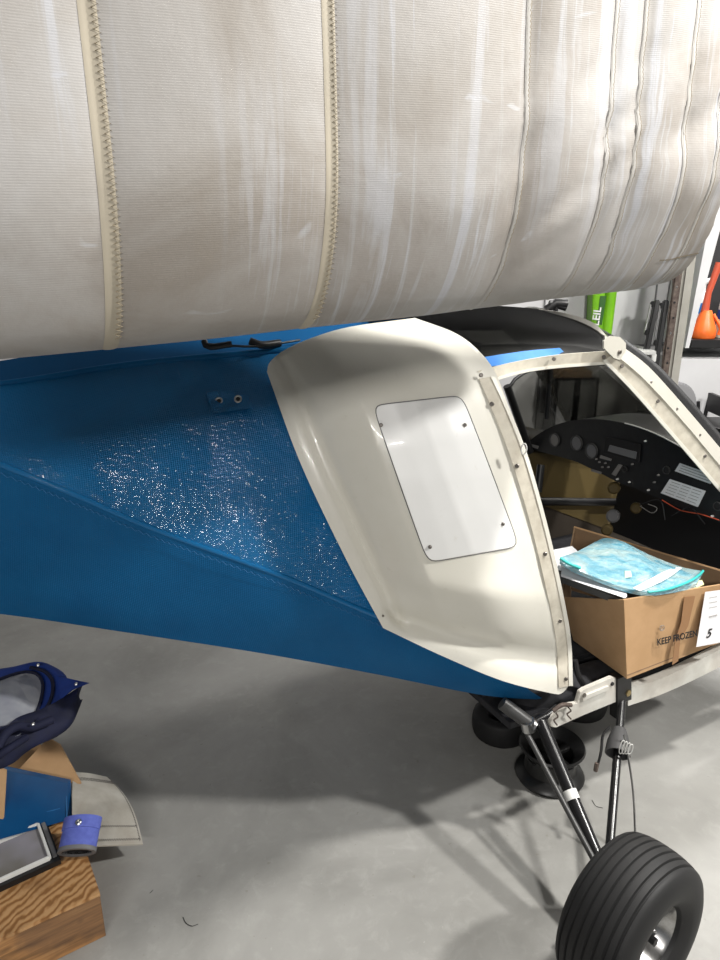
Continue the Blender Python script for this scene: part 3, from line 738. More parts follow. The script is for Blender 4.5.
# ---- wheel
R = .185; HWd = .083
def tyreprof(R, hw, grooves):
    pr = [(-hw * .62, R * .44), (-hw * .80, R * .48), (-hw * .97, R * .60), (-hw * 1.0, R * .72), (-hw * .96, R * .84), (-hw * .86, R * .92)]
    n = 60
    for i in range(n + 1):
        t = -1 + 2 * i / n; a = t * hw * .80; r = R * (.995 - .055 * abs(t) ** 2.4)
        for g in grooves:
            if abs(a - g * hw) < .0026: r -= .005
        pr.append((a, r))
    pr += [(hw * .86, R * .92), (hw * .96, R * .84), (hw * 1.0, R * .72), (hw * .97, R * .60), (hw * .80, R * .48), (hw * .62, R * .44)]
    return pr
wheel = link('wheel', mesh_from('wheel', *(lambda: ([WC], []))()), 'rubber', plane) if False else None
tyre = lathe('wheel', WC, AX, tyreprof(R, HWd, (-.70, -.46, -.22, .02, .26, .50, .70)), 'rubber', plane, 72, 'fat black ribbed tyre with small metal rim', 30)
rimo = lathe('rim', WC, AX, [(-.05, .05), (-.05, R * .47), (.035, R * .43), (.052, R * .47), (.057, R * .49), (.060, R * .47), (.052, R * .43), (.03, R * .39), (.012, R * .34), (.010, R * .22), (.020, R * .16), (.030, R * .14), (.030, 0)], 'chrome', tyre, 48, 'polished metal rim')
lathe('axle_nut', WC + AX * .03, AX, [(0, .016), (.012, .016), (.012, .010), (.03, .010), (.03, 0)], 'black', tyre, 6)
x = AX.cross(UP).normalized(); y = AX.cross(x)
for k in range(3):
    a = 2 * math.pi * k / 3 + .4; d = x * math.cos(a) + y * math.sin(a); e = AX.cross(d)
    boxm('rim_rib', WC + AX * .022 + d * R * .27, (d, e, AX), (R * .10, .006, .010), 'chrome', tyre, bevel=.002)
    lathe('rim_bolt', WC + AX * .012 + (x * math.cos(a + 1) + y * math.sin(a + 1)) * R * .26, AX, [(0, .007), (.007, .007), (.007, 0)], 'steel', tyre, 6)
tube('axle', [WC - AX * .12, WC + AX * .02], .014, 'gloss_black', plane, 12)
tube('axle_fitting', [legend, WC - AX * .10], .016, 'gloss_black', plane, 12)

# ================================================================== FLOOR ITEMS UNDER THE AIRCRAFT
fc = PZ(549, 775, 0); 
rm = thing('wheel_rim', 'small dark spoked metal wheel rim lying on the concrete under the cockpit', 'wheel', (fc.x, fc.y, 0))
fc = Vector((fc.x, fc.y, 0))
lathe('barrel', fc, UP, [(0, .085), (0, .104), (.012, .110), (.022, .104), (.035, .082), (.085, .078), (.105, .098), (.115, .104), (.122, .100), (.112, .090), (.09, .070), (.03, .066)], 'alloy_dark', rm, 40)
lathe('hub', fc + UP * .085, UP, [(-.05, .03), (0, .028), (.01, .024), (.01, 0)], 'alloy_dark', rm, 24)
for k in range(4):
    a = math.pi / 2 * k + .5; d = Vector((math.cos(a), math.sin(a), 0)); boxm('spoke', fc + d * .052 + UP * .083, (d, UP.cross(d), UP), (.036, .013, .008), 'alloy_dark', rm, bevel=.003)
f2 = PZ(508, 760, 0) + Vector((0, .14, 0))
t2 = lathe('tyre', Vector((f2.x, f2.y, .045)), UP, tyreprof(.10, .045, ()), 'rubber', None, 40); tag(t2, 'small black tyre lying in the shadow behind the metal rim', 'tyre')
f3 = PZ(590, 735, 0) + Vector((0, .15, 0))
t3 = lathe('tyre', Vector((f3.x, f3.y, .05)), UP, tyreprof(.105, .05, ()), 'rubber', None, 40); tag(t3, 'small black tyre lying below the white sill fitting', 'tyre')

# ================================================================== CARDBOARD BOX IN COCKPIT
T0 = P(624, 600, 1.70); RD = Vector((.811, .568, -.10)).normalized(); LR = .60
T1 = T0 + RD * LR; T3 = P(560, 597, 1.93); T2 = P(574, 527, 2.27); 
dn = Vector((-.016, -.13, -.985)).normalized() * .245
B0 = P(627, 679, 1.70); B1 = B0 + Vector((.811, .568, -.06)).normalized() * LR; B3 = B0 + (T3 - T0) * .9; B3.z = B0.z + .0; B2 = T2 - UP * .24
T2b = P(732, 573, 2.0)
T1 = P(790, 574, 1.98); B1 = P(770, 623, 2.05)
bx = thing('cardboard_box', 'open brown cardboard box printed KEEP FROZEN sitting in the cockpit', 'box', tuple(B0))
def wallslab(name, a, b, c, d, th, label=None, m='cardboard'):
    G = ruled([a, b], [d, c], 10, 6, False); return link(name, gridmesh(name, G, th), m, bx, label)
inn_ = AW
wallslab('side', T0, T1, B1, B0, Vector((-.003, .005, 0)))
wallslab('side', T3, T0, B0, B3, Vector((.005, .003, 0)))
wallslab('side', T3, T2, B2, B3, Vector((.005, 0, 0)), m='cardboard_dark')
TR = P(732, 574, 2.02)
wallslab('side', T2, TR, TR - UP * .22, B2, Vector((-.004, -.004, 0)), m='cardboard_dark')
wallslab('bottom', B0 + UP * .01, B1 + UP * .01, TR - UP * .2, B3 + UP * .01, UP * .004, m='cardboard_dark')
tube('rim_edge', [T2, TR], .0035, 'cardboard', bx, 6)
NB = RD.cross((T0 - B0).normalized()).normalized() * 1.0
if NB.y > 0: NB = -NB
FO = T0; FN = (T1 - T0).cross(B0 - T0).normalized()
if FN.y > 0: FN = -FN
def PB(px, py, off=.002): return PP(px, py, FO + FN * off, FN)
def pbq(name, pts, m, th=.0008, label=None, off=.0015): return prism(name, [PB(x, y, off) for x, y in pts], FN * th, m, bx, label)
tcol = mat('brown_packing_tape', (.27, .14, .06), .3)
pbq('packing_tape', [(684, 597), (695, 596), (688, 626), (680, 640), (678, 661), (672, 665), (675, 640), (681, 622)], tcol, label='strip of torn brown packing tape')
pbq('shipping_label', [(705, 592), (735, 588), (733, 640), (696, 647)], 'paper', label='white shipping label marked 5', off=.003)
a, b = PB(657, 645.5, .0035), PB(705, 634, .0035); X = (b - a).normalized(); Y = (T0 - B0).normalized()
text('KEEP FROZEN', .030, a, X, Y, 'ink', bx, 'lettering', 'KEEP FROZEN', sx=.86)
text('5', .040, PB(706, 638, .005), X, (Y + X * .35), 'ink', bx, 'lettering', sx=1.0)
c = PB(662, 628, .0025); ca = [c + (X * math.cos(t) + Y * math.sin(t)) * .009 for t in [2 * math.pi * i / 16 for i in range(17)]]
tube('printed_symbol', ca, .0009, 'greyink', bx, 4); tube('printed_symbol', [c - X * .006 - Y * .004, c + Y * .006, c + X * .006 - Y * .004, c - X * .006 - Y * .004], .0009, 'greyink', bx, 4)
for k in range(3): tube('print_line', [PB(709, 598 + k * 5, .004), PB(717, 596.5 + k * 5, .004)], .0008, 'greyink', bx, 4)
tube('print_line', [PB(709, 617, .004), PB(717, 615, .004)], .0018, 'greyink', bx, 4)
# contents
bn = P(564, 590, 1.80)
pb = prism('binder', [P(563, 577, 1.82), P(582, 566, 2.02), P(660, 600, 1.92), P(625, 600.5, 1.73)], Vector((0, .0, -.02)), 'grey_tube', None); tag(pb, 'dark grey folder lying across the open cardboard box', 'folder')
pe = prism('book', [P(561, 574.5, 1.80), P(561, 576.5, 1.80), P(625, 598.2, 1.712), P(627, 596.5, 1.72)], Vector((.02, .06, -.003)), 'paper', None); tag(pe, 'white edged book wedged along the near-left side of the cardboard box', 'book')
pp = prism('paper_sheet', [P(553, 550, 1.93), P(572, 546, 2.05), P(583, 556, 2.03), P(565, 570, 1.85), P(553, 568, 1.80)], Vector((0, 0, -.004)), 'paper', None); tag(pp, 'white sheet of paper sticking out beside the plastic bag in the box', 'paper')
# plastic bag : puffy closed sheet
def bagmat():
    m = mat('pale_blue_plastic_film', (.45, .68, .72), .18, spec=.6, coat=.4); t = NT(m); v = t.co('Generated')
    f = t.noise(v, 4, 5, .6, 1.2)
    c = t.ramp(f, [(.3, (.10, .34, .46)), (.44, (.22, .46, .56)), (.56, (.38, .54, .56)), (.75, (.46, .60, .58))])
    t.l(c, t.b.inputs['Base Color']); t.bump(t.noise(v, 9, 6, .65, 1.5), .7, .02); return m
M['bag'] = bagmat()
ba = catmull([P(560, 557, 1.80), P(578, 551, 1.92), P(597, 541, 2.02), P(606, 538, 2.05), P(622, 541, 2.03), P(650, 555, 2.0), P(682, 567, 1.96), P(703, 571, 1.94)], 24)
bb = catmull([P(560, 560, 1.80), P(575, 569, 1.78), P(595, 577, 1.76), P(625, 588, 1.74), P(648, 592, 1.74), P(668, 590, 1.76), P(688, 586, 1.80), P(697, 583, 1.83)], 24)
BG = []
for i in range(11):
    t = i / 10; row = []
    for j in range(25):
        q = ba[j].lerp(bb[j], t); e = math.sin(math.pi * t) * math.sin(math.pi * j / 24) ** .7
        q = q + UP * (.014 * e + .010 * noise.noise(q * 28) * e); row.append(q)
    BG.append(row)
bag = link('plastic_bag', gridmesh('plastic_bag', BG, Vector((0, .0, -.012)), ang=60), 'bag'); tag(bag, 'pale blue zip-top plastic bag lying on the folder in the cardboard box', 'bag')
def bagpt(px, py):
    best = min(((proj(q)[0] - px) ** 2 + (proj(q)[1] - py) ** 2, q.y) for r in BG for q in r); return P(px, py, best[1] - .012)
link('white_stripe', gridmesh('white_stripe', ruled([bagpt(x, y) for x, y in ((633, 588), (645, 582), (662, 573), (676, 567))], [bagpt(x, y) for x, y in ((640, 591), (650, 587), (668, 578), (682, 568))], 10, 2), Vector((0, .002, 0))), 'paper', bag, 'white label strip')
tm = mat('teal_zip', (.05, .50, .47), .3)
tube('zip_edge', [bagpt(x, y) for x, y in ((648, 592), (668, 589), (688, 582), (698, 576), (703, 571))], .004, tm, bag, 8, n=12, label='teal zip edge')
tube('zip_edge', [bagpt(x, y) for x, y in ((560, 558), (568, 563), (580, 568))], .005, tm, bag, 8, n=8)
link('inner_tag', gridmesh('inner_tag', ruled([bagpt(625, 571), bagpt(631, 571)], [bagpt(625, 578), bagpt(632, 577)], 2, 2, False), Vector((0, .002, 0))), mat('pale_green_tag', (.55, .70, .55), .4), bag)
ye = prism('note_paper', [P(690, 583, 1.87), P(702, 580, 1.90), P(704, 584, 1.88), P(694, 589, 1.84)], Vector((0, 0, -.003)), mat('pale_yellow_paper', (.75, .75, .40), .7), None); tag(ye, 'pale yellow paper corner poking out beneath the plastic bag', 'paper')

# ================================================================== LEFT CRATE AND ITEMS
CT = .138
k0 = PZ(100, 893, CT); kx = (PZ(0, 939, CT) - k0); kx.z = 0; kx.normalize(); ky = Vector((kx.y, -kx.x, 0));
if ky.y < 0: ky = -ky
cr_ = thing('wooden_crate', 'low wooden crate of plywood and pine with stained knotty end on the floor', 'crate', (k0.x, k0.y, 0))
CL, CW = .62, .34
cc = Vector((k0.x, k0.y, 0)) + kx * CL / 2 + ky * CW / 2
def ob_local(o): # give grain its own local frame
    return o
topb = boxm('top_board', (cc.x, cc.y, CT - .006), (kx, ky, UP), (CL / 2, CW / 2, .006), 'ply', cr_, bevel=.001)
fr = boxm('front_board', Vector((cc.x, cc.y, .066)) - ky * (CW / 2 - .009), (kx, ky, UP), (CL / 2 - .001, .009, .065), 'pine', cr_, bevel=.001)
boxm('back_board', Vector((cc.x, cc.y, .066)) + ky * (CW / 2 - .010), (kx, ky, UP), (CL / 2 - .001, .009, .065), 'pine', cr_, bevel=.001)
boxm('end_board', Vector((cc.x, cc.y, .066)) - kx * (CL / 2 - .011), (kx, ky, UP), (.009, CW / 2 - .02, .065), 'pine', cr_, bevel=.001)
boxm('end_board', Vector((cc.x, cc.y, .066)) + kx * (CL / 2 - .011), (kx, ky, UP), (.009, CW / 2 - .02, .065), 'pine', cr_, bevel=.001)
# framed clear panel on the crate
fz = CT + .02
fa = thing('framed_panel', 'silver framed clear panel with dark casing resting on the wooden crate', 'window', tuple(PZ(30, 870, CT)))
c1, c2, c3 = PZ(50, 859, fz), PZ(44, 824, fz), PZ(-40, 900, fz)
ux = (c3 - c1).normalized(); uy = (c2 - c1); uy = (uy - ux * uy.dot(ux)).normalized(); ly = .13; lx = .42
def fb(name, a, b, wd, z, m, hz=.006): 
    d = (b - a); boxm(name, (a + b) / 2 + UP * z, (d, UP.cross(d), UP), (d.length / 2, wd, hz), m, fa, bevel=.001)
fb('casing', c1 - ux * .022 + uy * ly / 2, c1 + ux * lx + uy * ly / 2, ly / 2 + .014, -.010, 'black', .008)
fb('frame_bar', c1, c1 + ux * lx, .0035, .004, 'whitepl'); fb('frame_bar', c1, c1 + uy * ly, .0035, .004, 'whitepl'); fb('frame_bar', c1 + uy * ly, c1 + uy * ly + ux * lx, .0035, .004, 'whitepl')
fb('pane', c1 + uy * ly / 2, c1 + ux * lx + uy * ly / 2, ly / 2 - .006, 0, speckled('cloudy_pane', (.17, .16, .14), (.30, .29, .33), 7, .12, detail=2), .002)
fb('frame_bar', c1 - ux * .012, c1 - ux * .012 + uy * ly, .005, .0, 'greypl')
# blue vinyl board leaning above it
bl = [PZ(8, 770, .33), PZ(67, 783, .30), PZ(69, 819, .215), PZ(0, 841, .20)]
bd = prism('vinyl_board', [P(5, 770, 1.62), P(68, 783, 1.60), P(69, 820, 1.50), P(-30, 848, 1.36), P(-30, 764, 1.60)], Vector((0, .02, -.005)), 'blueplate', None, bevel=.001); tag(bd, 'dark blue vinyl board with pale stitched edge leaning beneath cardboard flap', 'board')
tube('stitch_line', [P(66, 785, 1.597), P(67, 819, 1.497)], .0012, 'bluethread', bd, 5)
tube('stitch_line', [P(66, 807, 1.534), P(-10, 826, 1.44)], .0009, 'bluethread', bd, 5)
# carton with flap
cb_ = thing('cardboard_carton', 'open cardboard carton with raised flap at the left under blue bag', 'box', (-.95, 1.6, CT))
prism('flap', [P(6, 778, 1.62), P(20, 768, 1.66), P(48, 738, 1.72), P(60, 745, 1.74), P(81, 784, 1.62)], Vector((0, .006, -.002)), 'cardboard', cb_, bevel=.0005)
prism('side', [P(-30, 760, 1.56), P(6, 771, 1.56), P(2, 838, 1.42), P(-30, 845, 1.42)], Vector((0, .006, 0)), 'cardboard', cb_)
prism('side', [P(-30, 755, 1.85), P(40, 745, 1.85), P(40, 800, 1.75), P(-30, 810, 1.75)], Vector((0, .006, 0)), 'cardboard', cb_)
# periwinkle cuff
cf0 = PZ(78, 845, CT + .035); ax = (P(80, 850, 1.5) - P(86, 826, 1.62)).normalized()
ax = Vector((.05, -.60, -.30)).normalized()
cu = thing('fabric_cuff', 'periwinkle blue snap-fastened fabric cuff on the corner of the wooden crate', 'cuff', tuple(PZ(78, 850, CT)))
c = PZ(80, 836, CT + .045); vv = []; ff = []
x = ax.cross(UP).normalized(); y = ax.cross(x)
def cuffgrid(rx, ry, l0, l1):
    return [[c + ax * lerp(l0, l1, i / 6) + (x * math.cos(2 * math.pi * j / 28) * rx + y * math.sin(2 * math.pi * j / 28) * ry) for j in range(29)] for i in range(7)]
link('band', gridmesh('band', cuffgrid(.046, .030, -.04, .036), lambda i, j: (-(x * math.cos(2 * math.pi * j / 28) + y * math.sin(2 * math.pi * j / 28)) * .006), ang=60), 'peri', cu)
link('lining', gridmesh('lining', [[c + ax * lerp(-.039, .036, i / 3) + (x * math.cos(2 * math.pi * j / 28) * .0385 + y * math.sin(2 * math.pi * j / 28) * .0225) for j in range(29)] for i in range(4)], ang=60), 'ink', cu, 'black inner face')  # dark sleeve forming the inside of the cuff
link('binding', gridmesh('binding', cuffgrid(.0475, .0315, .030, .040), lambda i, j: (-(x * math.cos(2 * math.pi * j / 28) + y * math.sin(2 * math.pi * j / 28)) * .009), ang=60), 'greypl', cu, 'grey bound edge')
link('flap', gridmesh('flap', [[c + ax * lerp(-.042, -.012, i / 3) + (x * math.cos(t) * .0485 + y * math.sin(t) * .0325) for t in [math.pi * (1.05 + .9 * j / 12) for j in range(13)]] for i in range(4)], -y * .004 * -1, ang=60), 'peri', cu)
sgn = -1 if (y.z > 0) else 1
sp_ = P(79, 823.5, 1.50)
ys = y if y.z > 0 else -y
lathe('snap', c + ax * -.022 + ys * .0325, ys, [(0, .008), (.003, .0075), (.005, .004), (.0035, 0)], 'steel', cu, 16, 'metal snap')
# stitched off-white cloth piece
wa_ = catmull([PZ(73, 772, .155), PZ(88, 773, .14), PZ(108, 777, .10)], 10); wb_ = catmull([PZ(73, 850, .14), PZ(95, 846, .11), PZ(143, 844, .055)], 10)
WGp = []
for i in range(11):
    t = i / 10; row = []
    for j in range(11):
        q = wa_[j].lerp(wb_[j], t) + UP * .018 * math.sin(math.pi * t) + Vector((.018 * math.sin(math.pi * t) * (j / 10), 0, 0)); row.append(q)
    WGp.append(row)
fp = link('cloth_piece', gridmesh('cloth_piece', WGp, UP * -.004, ang=60), speckled('offwhite_cloth', (.50, .48, .43), (.36, .33, .28), 9, .8, detail=6)); tag(fp, 'stained off-white fabric piece with stitched hems beside the crate', 'fabric')
def fpz(u, v, off=.002):
    a = min(9, int(u * 10)); b = min(9, int(v * 10)); fu, fv = u * 10 - a, v * 10 - b
    return WGp[b][a].lerp(WGp[b][a + 1], fu).lerp(WGp[b + 1][a].lerp(WGp[b + 1][a + 1], fu), fv) + UP * off
for v0 in (.12, .15, .80, .95):
    tube('zigzag_stitching', [fpz(.02 + .96 * i / 60, v0 + (.012 if i % 2 else -.012)) for i in range(61)], .0008, 'greyink', fp, 4)
tube('zigzag_stitching', [fpz(.97 + (.008 if i % 2 else -.008), .02 + .95 * i / 60) for i in range(61)], .0008, 'greyink', fp, 4)
# royal blue bag with clear window
gb_ = thing('fabric_bag', 'royal blue fabric bag with clear vinyl window on top of the carton', 'bag', tuple(P(20, 740, 1.7)))
def bq(lst): return [P(x, y, d) for x, y, d in lst]
outer = [(-30, 690, 1.62), (-10, 672, 1.70), (12, 667, 1.74), (36, 662, 1.78), (52, 667, 1.79), (64, 676, 1.77), (66, 690, 1.73), (58, 705, 1.66), (40, 722, 1.58)]
inner_ = [(-30, 700, 1.60), (-10, 684, 1.66), (8, 676, 1.70), (24, 672, 1.74), (36, 674, 1.75), (42, 683, 1.73), (41, 697, 1.69), (37, 710, 1.64), (32, 722, 1.58)]
link('window_border', gridmesh('window_border', ruled(bq(outer), bq(inner_), 28, 4), Vector((0, .012, -.006)), ang=60), 'bluefab', gb_)
tube('piping', bq([(x + .5, y, d - .006) for x, y, d in inner_]), .0045, 'navy', gb_, 8, n=28)
mid2 = [((a[0] * .45 + b[0] * .55), (a[1] * .45 + b[1] * .55), (a[2] + b[2]) / 2 - .008) for a, b in zip(outer[3:], inner_[3:])]
tube('piping', bq(mid2), .005, 'navy', gb_, 8, n=20)
prism('tab', bq([(58, 676, 1.76), (66, 678, 1.755), (89, 683, 1.72), (72, 690, 1.70), (60, 700, 1.67)]), Vector((0, .006, -.004)), 'bluefab', gb_, 'pointed blue fabric tab', .001)
vin = bq([(-30, 698, 1.61), (-10, 682, 1.67), (8, 674, 1.71), (24, 670, 1.75), (38, 673, 1.76), (43, 684, 1.74), (42, 698, 1.70), (36, 716, 1.62), (20, 735, 1.52), (-30, 748, 1.46)])
prism('vinyl_window', vin, Vector((0, .003, -.001)), speckled('cloudy_vinyl', (.40, .41, .44), (.24, .25, .30), 9, .15, detail=3, coat=.5), gb_, 'clear cloudy vinyl window')
ta_ = bq([(-30, 728, 1.47), (2, 728, 1.51), (18, 719, 1.56), (36, 712, 1.60), (52, 704, 1.64), (66, 696, 1.69), (80, 686, 1.72)])
tb_ = bq([(-30, 775, 1.42), (5, 768, 1.45), (22, 757, 1.50), (40, 746, 1.54), (56, 737, 1.58), (70, 724, 1.62), (80, 700, 1.69)])
rows = []
for i in range(9):
    t = i / 8; a, b = catmull(ta_, 24), catmull(tb_, 24)
    rows.append([a[j].lerp(b[j], t) + Vector((0, -.03 * math.sin(math.pi * t) + .006 * noise.noise(a[j] * 20 + Vector((0, 0, i * .5))), .008 * noise.noise(a[j] * 15))) for j in range(25)])
link('bag_body', gridmesh('bag_body', rows, Vector((0, .02, -.01)), ang=70), speckled('navy_fabric', (.0015, .003, .018), (.003, .006, .04), 12, .75), gb_)
tube('webbing', [q + Vector((0, -.02, 0)) for q in bq([(2, 742, 1.47), (10, 728, 1.50), (22, 721, 1.53), (36, 722, 1.56), (55, 715, 1.60)])], .012, 'navy', gb_, 8, n=20)
tube('webbing', [q + Vector((0, -.022, 0)) for q in bq([(0, 752, 1.46), (14, 742, 1.48), (30, 732, 1.53)])], .010, 'navy', gb_, 8, n=16)
for q, d in (((38, 665), 1.76), ((76, 684), 1.70), ((33, 724), 1.52)): lathe('snap', P(*q, d), (0, -1, .8), [(0, .005), (.003, .004), (.004, 0)], 'steel', gb_, 10)

# ================================================================== BACKGROUND
def PW(px, py, Y=4.19): return P(px, py, Y)
def wbox(name, px0, px1, py0, py1, Yf, depth, m, parent=None, label=None, bevel=.003, skew=0):
    """upright box whose front lies at Yf: pixel extents give its size"""
    a = P(px0, py0, Yf); b = P(px1, py1, Yf)
    return boxm(name, ((a.x + b.x) / 2, Yf + depth / 2, (a.z + b.z) / 2), WX, (abs(b.x - a.x) / 2, depth / 2, abs(a.z - b.z) / 2), m, parent, label, bevel)
# wall panel joints (grooves as thin dark strips set in the wall)
for px in (545, 655): 
    a = P(px, 300, 4.2); boxm('trim_1', (a.x, 4.197, 1.5), WX, (.004, .004, 1.5), 'greypl', bevel=0)['kind'] = 'structure'
a = P(650, 345, 4.2); boxm('trim_2', (a.x, 4.197, a.z), WX, (1.2, .004, .004), 'greypl', bevel=0)['kind'] = 'structure'
# dark cabinet behind the windshield
cbt = thing('dark_cabinet', 'tall dark cabinet against the back wall, seen through the windshield', 'cabinet', (P(575, 400, 4.0).x, 4.05, 0))
wbox('body', 556, 590, 378, 470, 3.95, .2, 'black', cbt); wbox('door', 559, 573, 381, 468, 3.935, .015, 'greypl', cbt); wbox('door', 574, 588, 381, 468, 3.935, .015, 'greypl', cbt)
wbox('top', 554, 592, 371, 378, 3.93, .22, 'cardboard_dark', cbt)
a = P(550, 480, 4.1)
tag(tube('rolled_mat', [P(548, 372, 4.12), P(546, 395, 4.12), P(544, 412, 4.12)], .035, 'black', None, 12, n=8), 'black rolled mat hung on the wall left of dark cabinet', 'mat')
# black bars
for k, (x0, y0, x1, y1) in enumerate(((657, 300, 646, 352), (666, 300, 655, 368))):
    t0, t1 = P(x0, y0, 4.02), P(x1, y1, 3.98)
    o = thing('roof_bar', 'black metal bar with bracket leaning on white wall, ' + ('left of the pair' if k == 0 else 'right of the pair'), 'bar', tuple(t1), 'pair of black bars on the wall')
    d = t1 - t0; low = t0 + d * 1.15
    boxm('bar', (t0 + low) / 2, (d, Vector((1, 0, 0)), Vector((0, 1, 0))), (d.length * .575, .016, .014), 'black', o, bevel=.006)
    for f in (.08, .62): q = t0.lerp(t1, f) - Vector((.018, 0, 0)); boxm('bracket', q, WX, (.014, .010, .016), 'black', o, bevel=.004)
    tube('rod', [t0.lerp(t1, .08) - Vector((.030, .0, 0)), t0.lerp(t1, .62) - Vector((.030, 0, 0))], .006, 'steel', o, 8)
# small white shelf bracket
sh = thing('wall_shelf', 'small white ledge on the wall below the black bars', 'shelf', tuple(P(648, 354, 4.1)))
wbox('board', 641, 656, 351, 355, 3.9, .28, 'whitepl', sh); wbox('leg', 652, 656, 354, 362, 3.95, .05, 'whitepl', sh)
# perforated post
pt = thing('steel_post', 'grey steel post with rusty perforated edge between the bars and cabinet', 'post', tuple(PZ(677, 520, 0)))
pa, pb2 = P(677, 230, 3.55), P(679, 420, 3.55)
x0 = P(677.5, 350, 3.55).x
boxm('tube', (x0, 3.57, CZ / 2), WX, (.028, .03, CZ / 2 - .002), 'postgrey', pt, bevel=.012)
boxm('perforated_strip', (x0 - .045, 3.56, CZ / 2), WX, (.016, .012, CZ / 2 - .002), 'rust', pt, bevel=.002)
for i in range(14):
    z = 1.0 + i * .075; lathe('bolt_hole', (x0 - .047 + .004 * math.sin(i * 2), 3.548, z), (0, -1, 0), [(0, .006), (.003, .005), (.003, 0)], 'steel' if i % 3 == 0 else 'black', pt, 8)
tube('torn_strip', [(x0 - .063 + .004 * math.sin(i * 1.7), 3.56, 1.0 + i * .05) for i in range(16)], .004, 'rust', pt, 5)
# cabinet with open shelf
cb2 = thing('wall_cabinet', 'white wall cabinet with open bay and dark shelf at right edge', 'cabinet', tuple(P(700, 400, 3.9)))
a = P(690, 347, 3.85); b = P(760, 347, 3.85)
xl, xr, zs = a.x, b.x, P(690, 346, 3.85).z; zt = 2.2
boxm('shelf', ((xl + xr) / 2, 4.0, zs + .012), WX, ((xr - xl) / 2, .16, .022), 'black', cb2)
boxm('lower_panel', ((xl + xr) / 2 - .02, 4.0, zs / 2 - .04), WX, ((xr - xl) / 2 + .06, .15, zs / 2 - .03), 'wall', cb2)
boxm('back_panel', ((xl + xr) / 2, 4.175, (zs + zt) / 2), WX, ((xr - xl) / 2, .01, (zt - zs) / 2), 'ink', cb2)
prism('side_panel', [Vector((xl - .03, 3.84, zs - .01)), Vector((xl - .01, 3.84, zs - .01)), Vector((xl + .12, 3.84, zt)), Vector((xl + .02, 3.84, zt))], Vector((0, .33, 0)), 'wall', cb2)
zt_ = zs + .036
# orange sprayer on the shelf
sx = P(703, 335, 3.92).x
ob = thing('orange_jug', 'orange plastic jug with long slanting red neck on the dark shelf', 'jug', (sx, 3.92, zt_))
lathe('body', (sx, 3.92, zt_), UP, [(0, 0), (0, .060), (.01, .066), (.05, .064), (.09, .048), (.13, .034), (.15, .026), (.15, 0)], 'orange', ob, 28)
tube('neck', [(sx - .01, 3.92, zt_ + .14), (sx - .005, 3.92, zt_ + .24), (sx + .03, 3.92, zt_ + .40)], .022, 'redbrown', ob, 10, rr=[.022, .017, .02], flat=.8)
tube('handle', [(sx + .03, 3.90, zt_ + .13), (sx + .07, 3.88, zt_ + .06), (sx + .065, 3.88, zt_ + .02)], .009, 'orange', ob, 8, n=8)
s2 = P(708, 320, 3.98).x
sb = thing('spray_bottle', 'white spray bottle with blue label behind the orange jug', 'bottle', (s2, 4.09, zt_))
lathe('body', (s2, 4.09, zt_), UP, [(0, 0), (0, .03), (.12, .03), (.19, .032), (.23, .02), (.25, .012), (.25, 0)], 'whitepl', sb, 20)
lathe('label', (s2, 4.09, zt_ + .12), UP, [(0, .0305), (.0, .0318), (.06, .0325), (.06, .031)], 'bluelabel', sb, 20)
tube('trigger', [(s2, 4.09, zt_ + .24), (s2 + .005, 4.09, zt_ + .29), (s2 + .05, 4.08, zt_ + .31)], .014, 'whitepl', sb, 8, n=6)
s3 = P(726, 310, 3.95).x
sb = thing('spray_bottle', 'beige spray bottle with navy cap at the right end of the dark shelf', 'bottle', (s3, 3.96, zt_))
lathe('body', (s3, 3.96, zt_), UP, [(0, 0), (0, .035), (.15, .035), (.2, .03), (.27, .018), (.27, 0)], 'strip', sb, 20)
lathe('cap', (s3, 3.96, zt_ + .27), UP, [(0, .022), (.04, .020), (.04, 0)], 'bluefab', sb, 16)
lathe('label', (s3, 3.96, zt_ + .10), UP, [(0, .0352), (.0, .0365), (.05, .0365), (.05, .0352)], 'bluefab', sb, 20)
# green package
gp = thing('lime_package', 'lime green package with dark lettered label on the back wall above the cockpit roof', 'package', tuple(P(603, 330, 4.09)))
g0 = [(594, 292), (616, 290), (609, 334), (591, 330)]
prism('carton', [P(x, y, 4.09) for x, y in ((594, 270), (607, 269), (602, 336), (591, 332))], Vector((0, .10, 0)), 'green', gp, bevel=.003)
tube('roll', [P(614, 262, 4.12), P(605, 336, 4.12)], .036, 'green', gp, 14)
prism('label_strip', [P(x, y, 4.086) for x, y in ((600.5, 296), (606.5, 296), (602, 325), (596.5, 324))], Vector((0, .002, 0)), 'dgreen', gp)
yx = (P(606, 290, 4.083) - P(600, 330, 4.083)).normalized(); xx = Vector((1, 0, 0))
text('LEIL', .06, P(598.5, 326, 4.084), yx, Vector((-1, 0, .1)), 'whitepl', gp)
# plain grey round-topped shape near the wall
dc = P(677, 455, 3.7); dome = [(-.12 * .9, 0)]
dpt = [Vector((P(677, 400, 3.7).x + math.cos(t) * .115, 3.7, P(677, 408, 3.7).z + math.sin(t) * .14)) for t in [math.pi * i / 20 for i in range(21)]]
base = [Vector((dpt[-1].x, 3.7, 0.0)), Vector((dpt[0].x, 3.7, 0.0))]
o = prism('round_topped_shape', dpt + base, Vector((0, .25, 0)), speckled('mid_grey', (.22, .22, .23), (.25, .25, .26), 4, .6), None, bevel=.01); tag(o, 'grey round-topped shape standing by the back wall behind the windshield', 'bin')
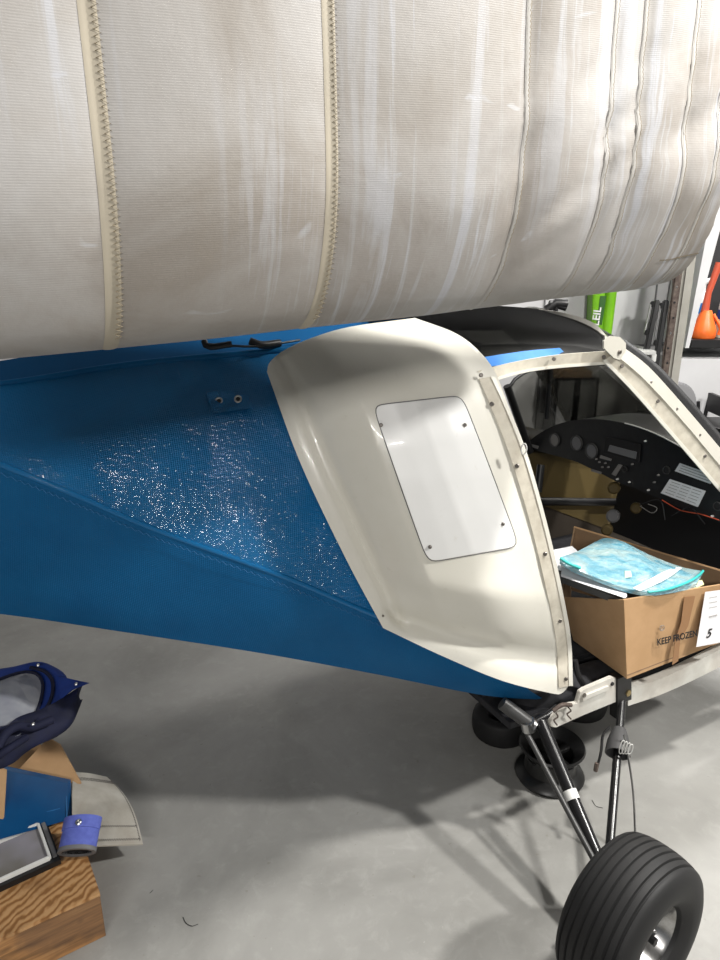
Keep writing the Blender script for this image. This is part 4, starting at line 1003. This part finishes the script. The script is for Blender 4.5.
# dark chair frame at the right edge
ch = thing('folding_chair', 'dark folding chair frame at the far right edge by the wall', 'chair', tuple(P(715, 470, 3.5)))
cxx = P(722, 432, 3.5).x; cz_ = P(722, 432, 3.5).z
tube('leg', [(cxx - .02, 3.5, 0.002), (cxx + .06, 3.5, cz_ + .12)], .011, 'black', ch, 8); tube('leg', [(cxx + .12, 3.5, 0.002), (cxx + .0, 3.5, cz_ + .10)], .011, 'black', ch, 8)
tube('leg', [(cxx - .02, 3.8, 0.002), (cxx + .06, 3.8, cz_ + .12)], .011, 'black', ch, 8); tube('leg', [(cxx + .12, 3.8, 0.002), (cxx + .0, 3.8, cz_ + .10)], .011, 'black', ch, 8)
boxm('seat', (cxx + .06, 3.65, cz_ + .0), WX, (.09, .15, .012), 'black', ch); boxm('backrest', (cxx + .06, 3.65, cz_ + .1), WX, (.012, .15, .05), 'black', ch)
# dark clamp on top of the roof
cl_ = P(552, 309, 2.6); 
o = thing('camera_clamp', 'small black clamp behind the smoked roof under the wing', 'clamp', tuple(P(560, 330, 2.75)))
tube('arm', [P(546, 310, 2.7), P(556, 303, 2.7), P(567, 304, 2.7)], .016, 'black', o, 8); tube('arm', [P(549, 303, 2.7), P(566, 308, 2.7)], .012, 'black', o, 8)
tube('stand', [P(556, 306, 2.7), Vector((P(556, 306, 2.7).x, 2.7, .98))], .01, 'black', o, 8)
# twig scraps on floor
for k, pts in enumerate(([(183, 917), (186, 923), (192, 926), (198, 924)], [(592, 800), (596, 806), (603, 808)], [(150, 893), (153, 890)])):
    o = tube('floor_scrap', [PZ(x, y, .0015) for x, y in pts], .0008, 'ink', None, 4, n=8); tag(o, ['curled dark thread on the concrete right of crate', 'dark thread on the concrete left of the front strut', 'tiny dark scrap on the concrete near the crate corner'][k], 'thread')
# ceiling lamp housings; the far one is added to go with the wall fill
for k, (lx_, ly_) in enumerate(((-.5, -3.2), (2.6, 3.6))):
    o = thing('ceiling_lamp', ['white ceiling lamp behind the viewer', 'added white lamp housing near the back wall'][k], 'lamp', (lx_, ly_, CZ))
    boxm('housing', (lx_, ly_, CZ - .04), WX, (.62, .14, .035), 'whitepl', o)
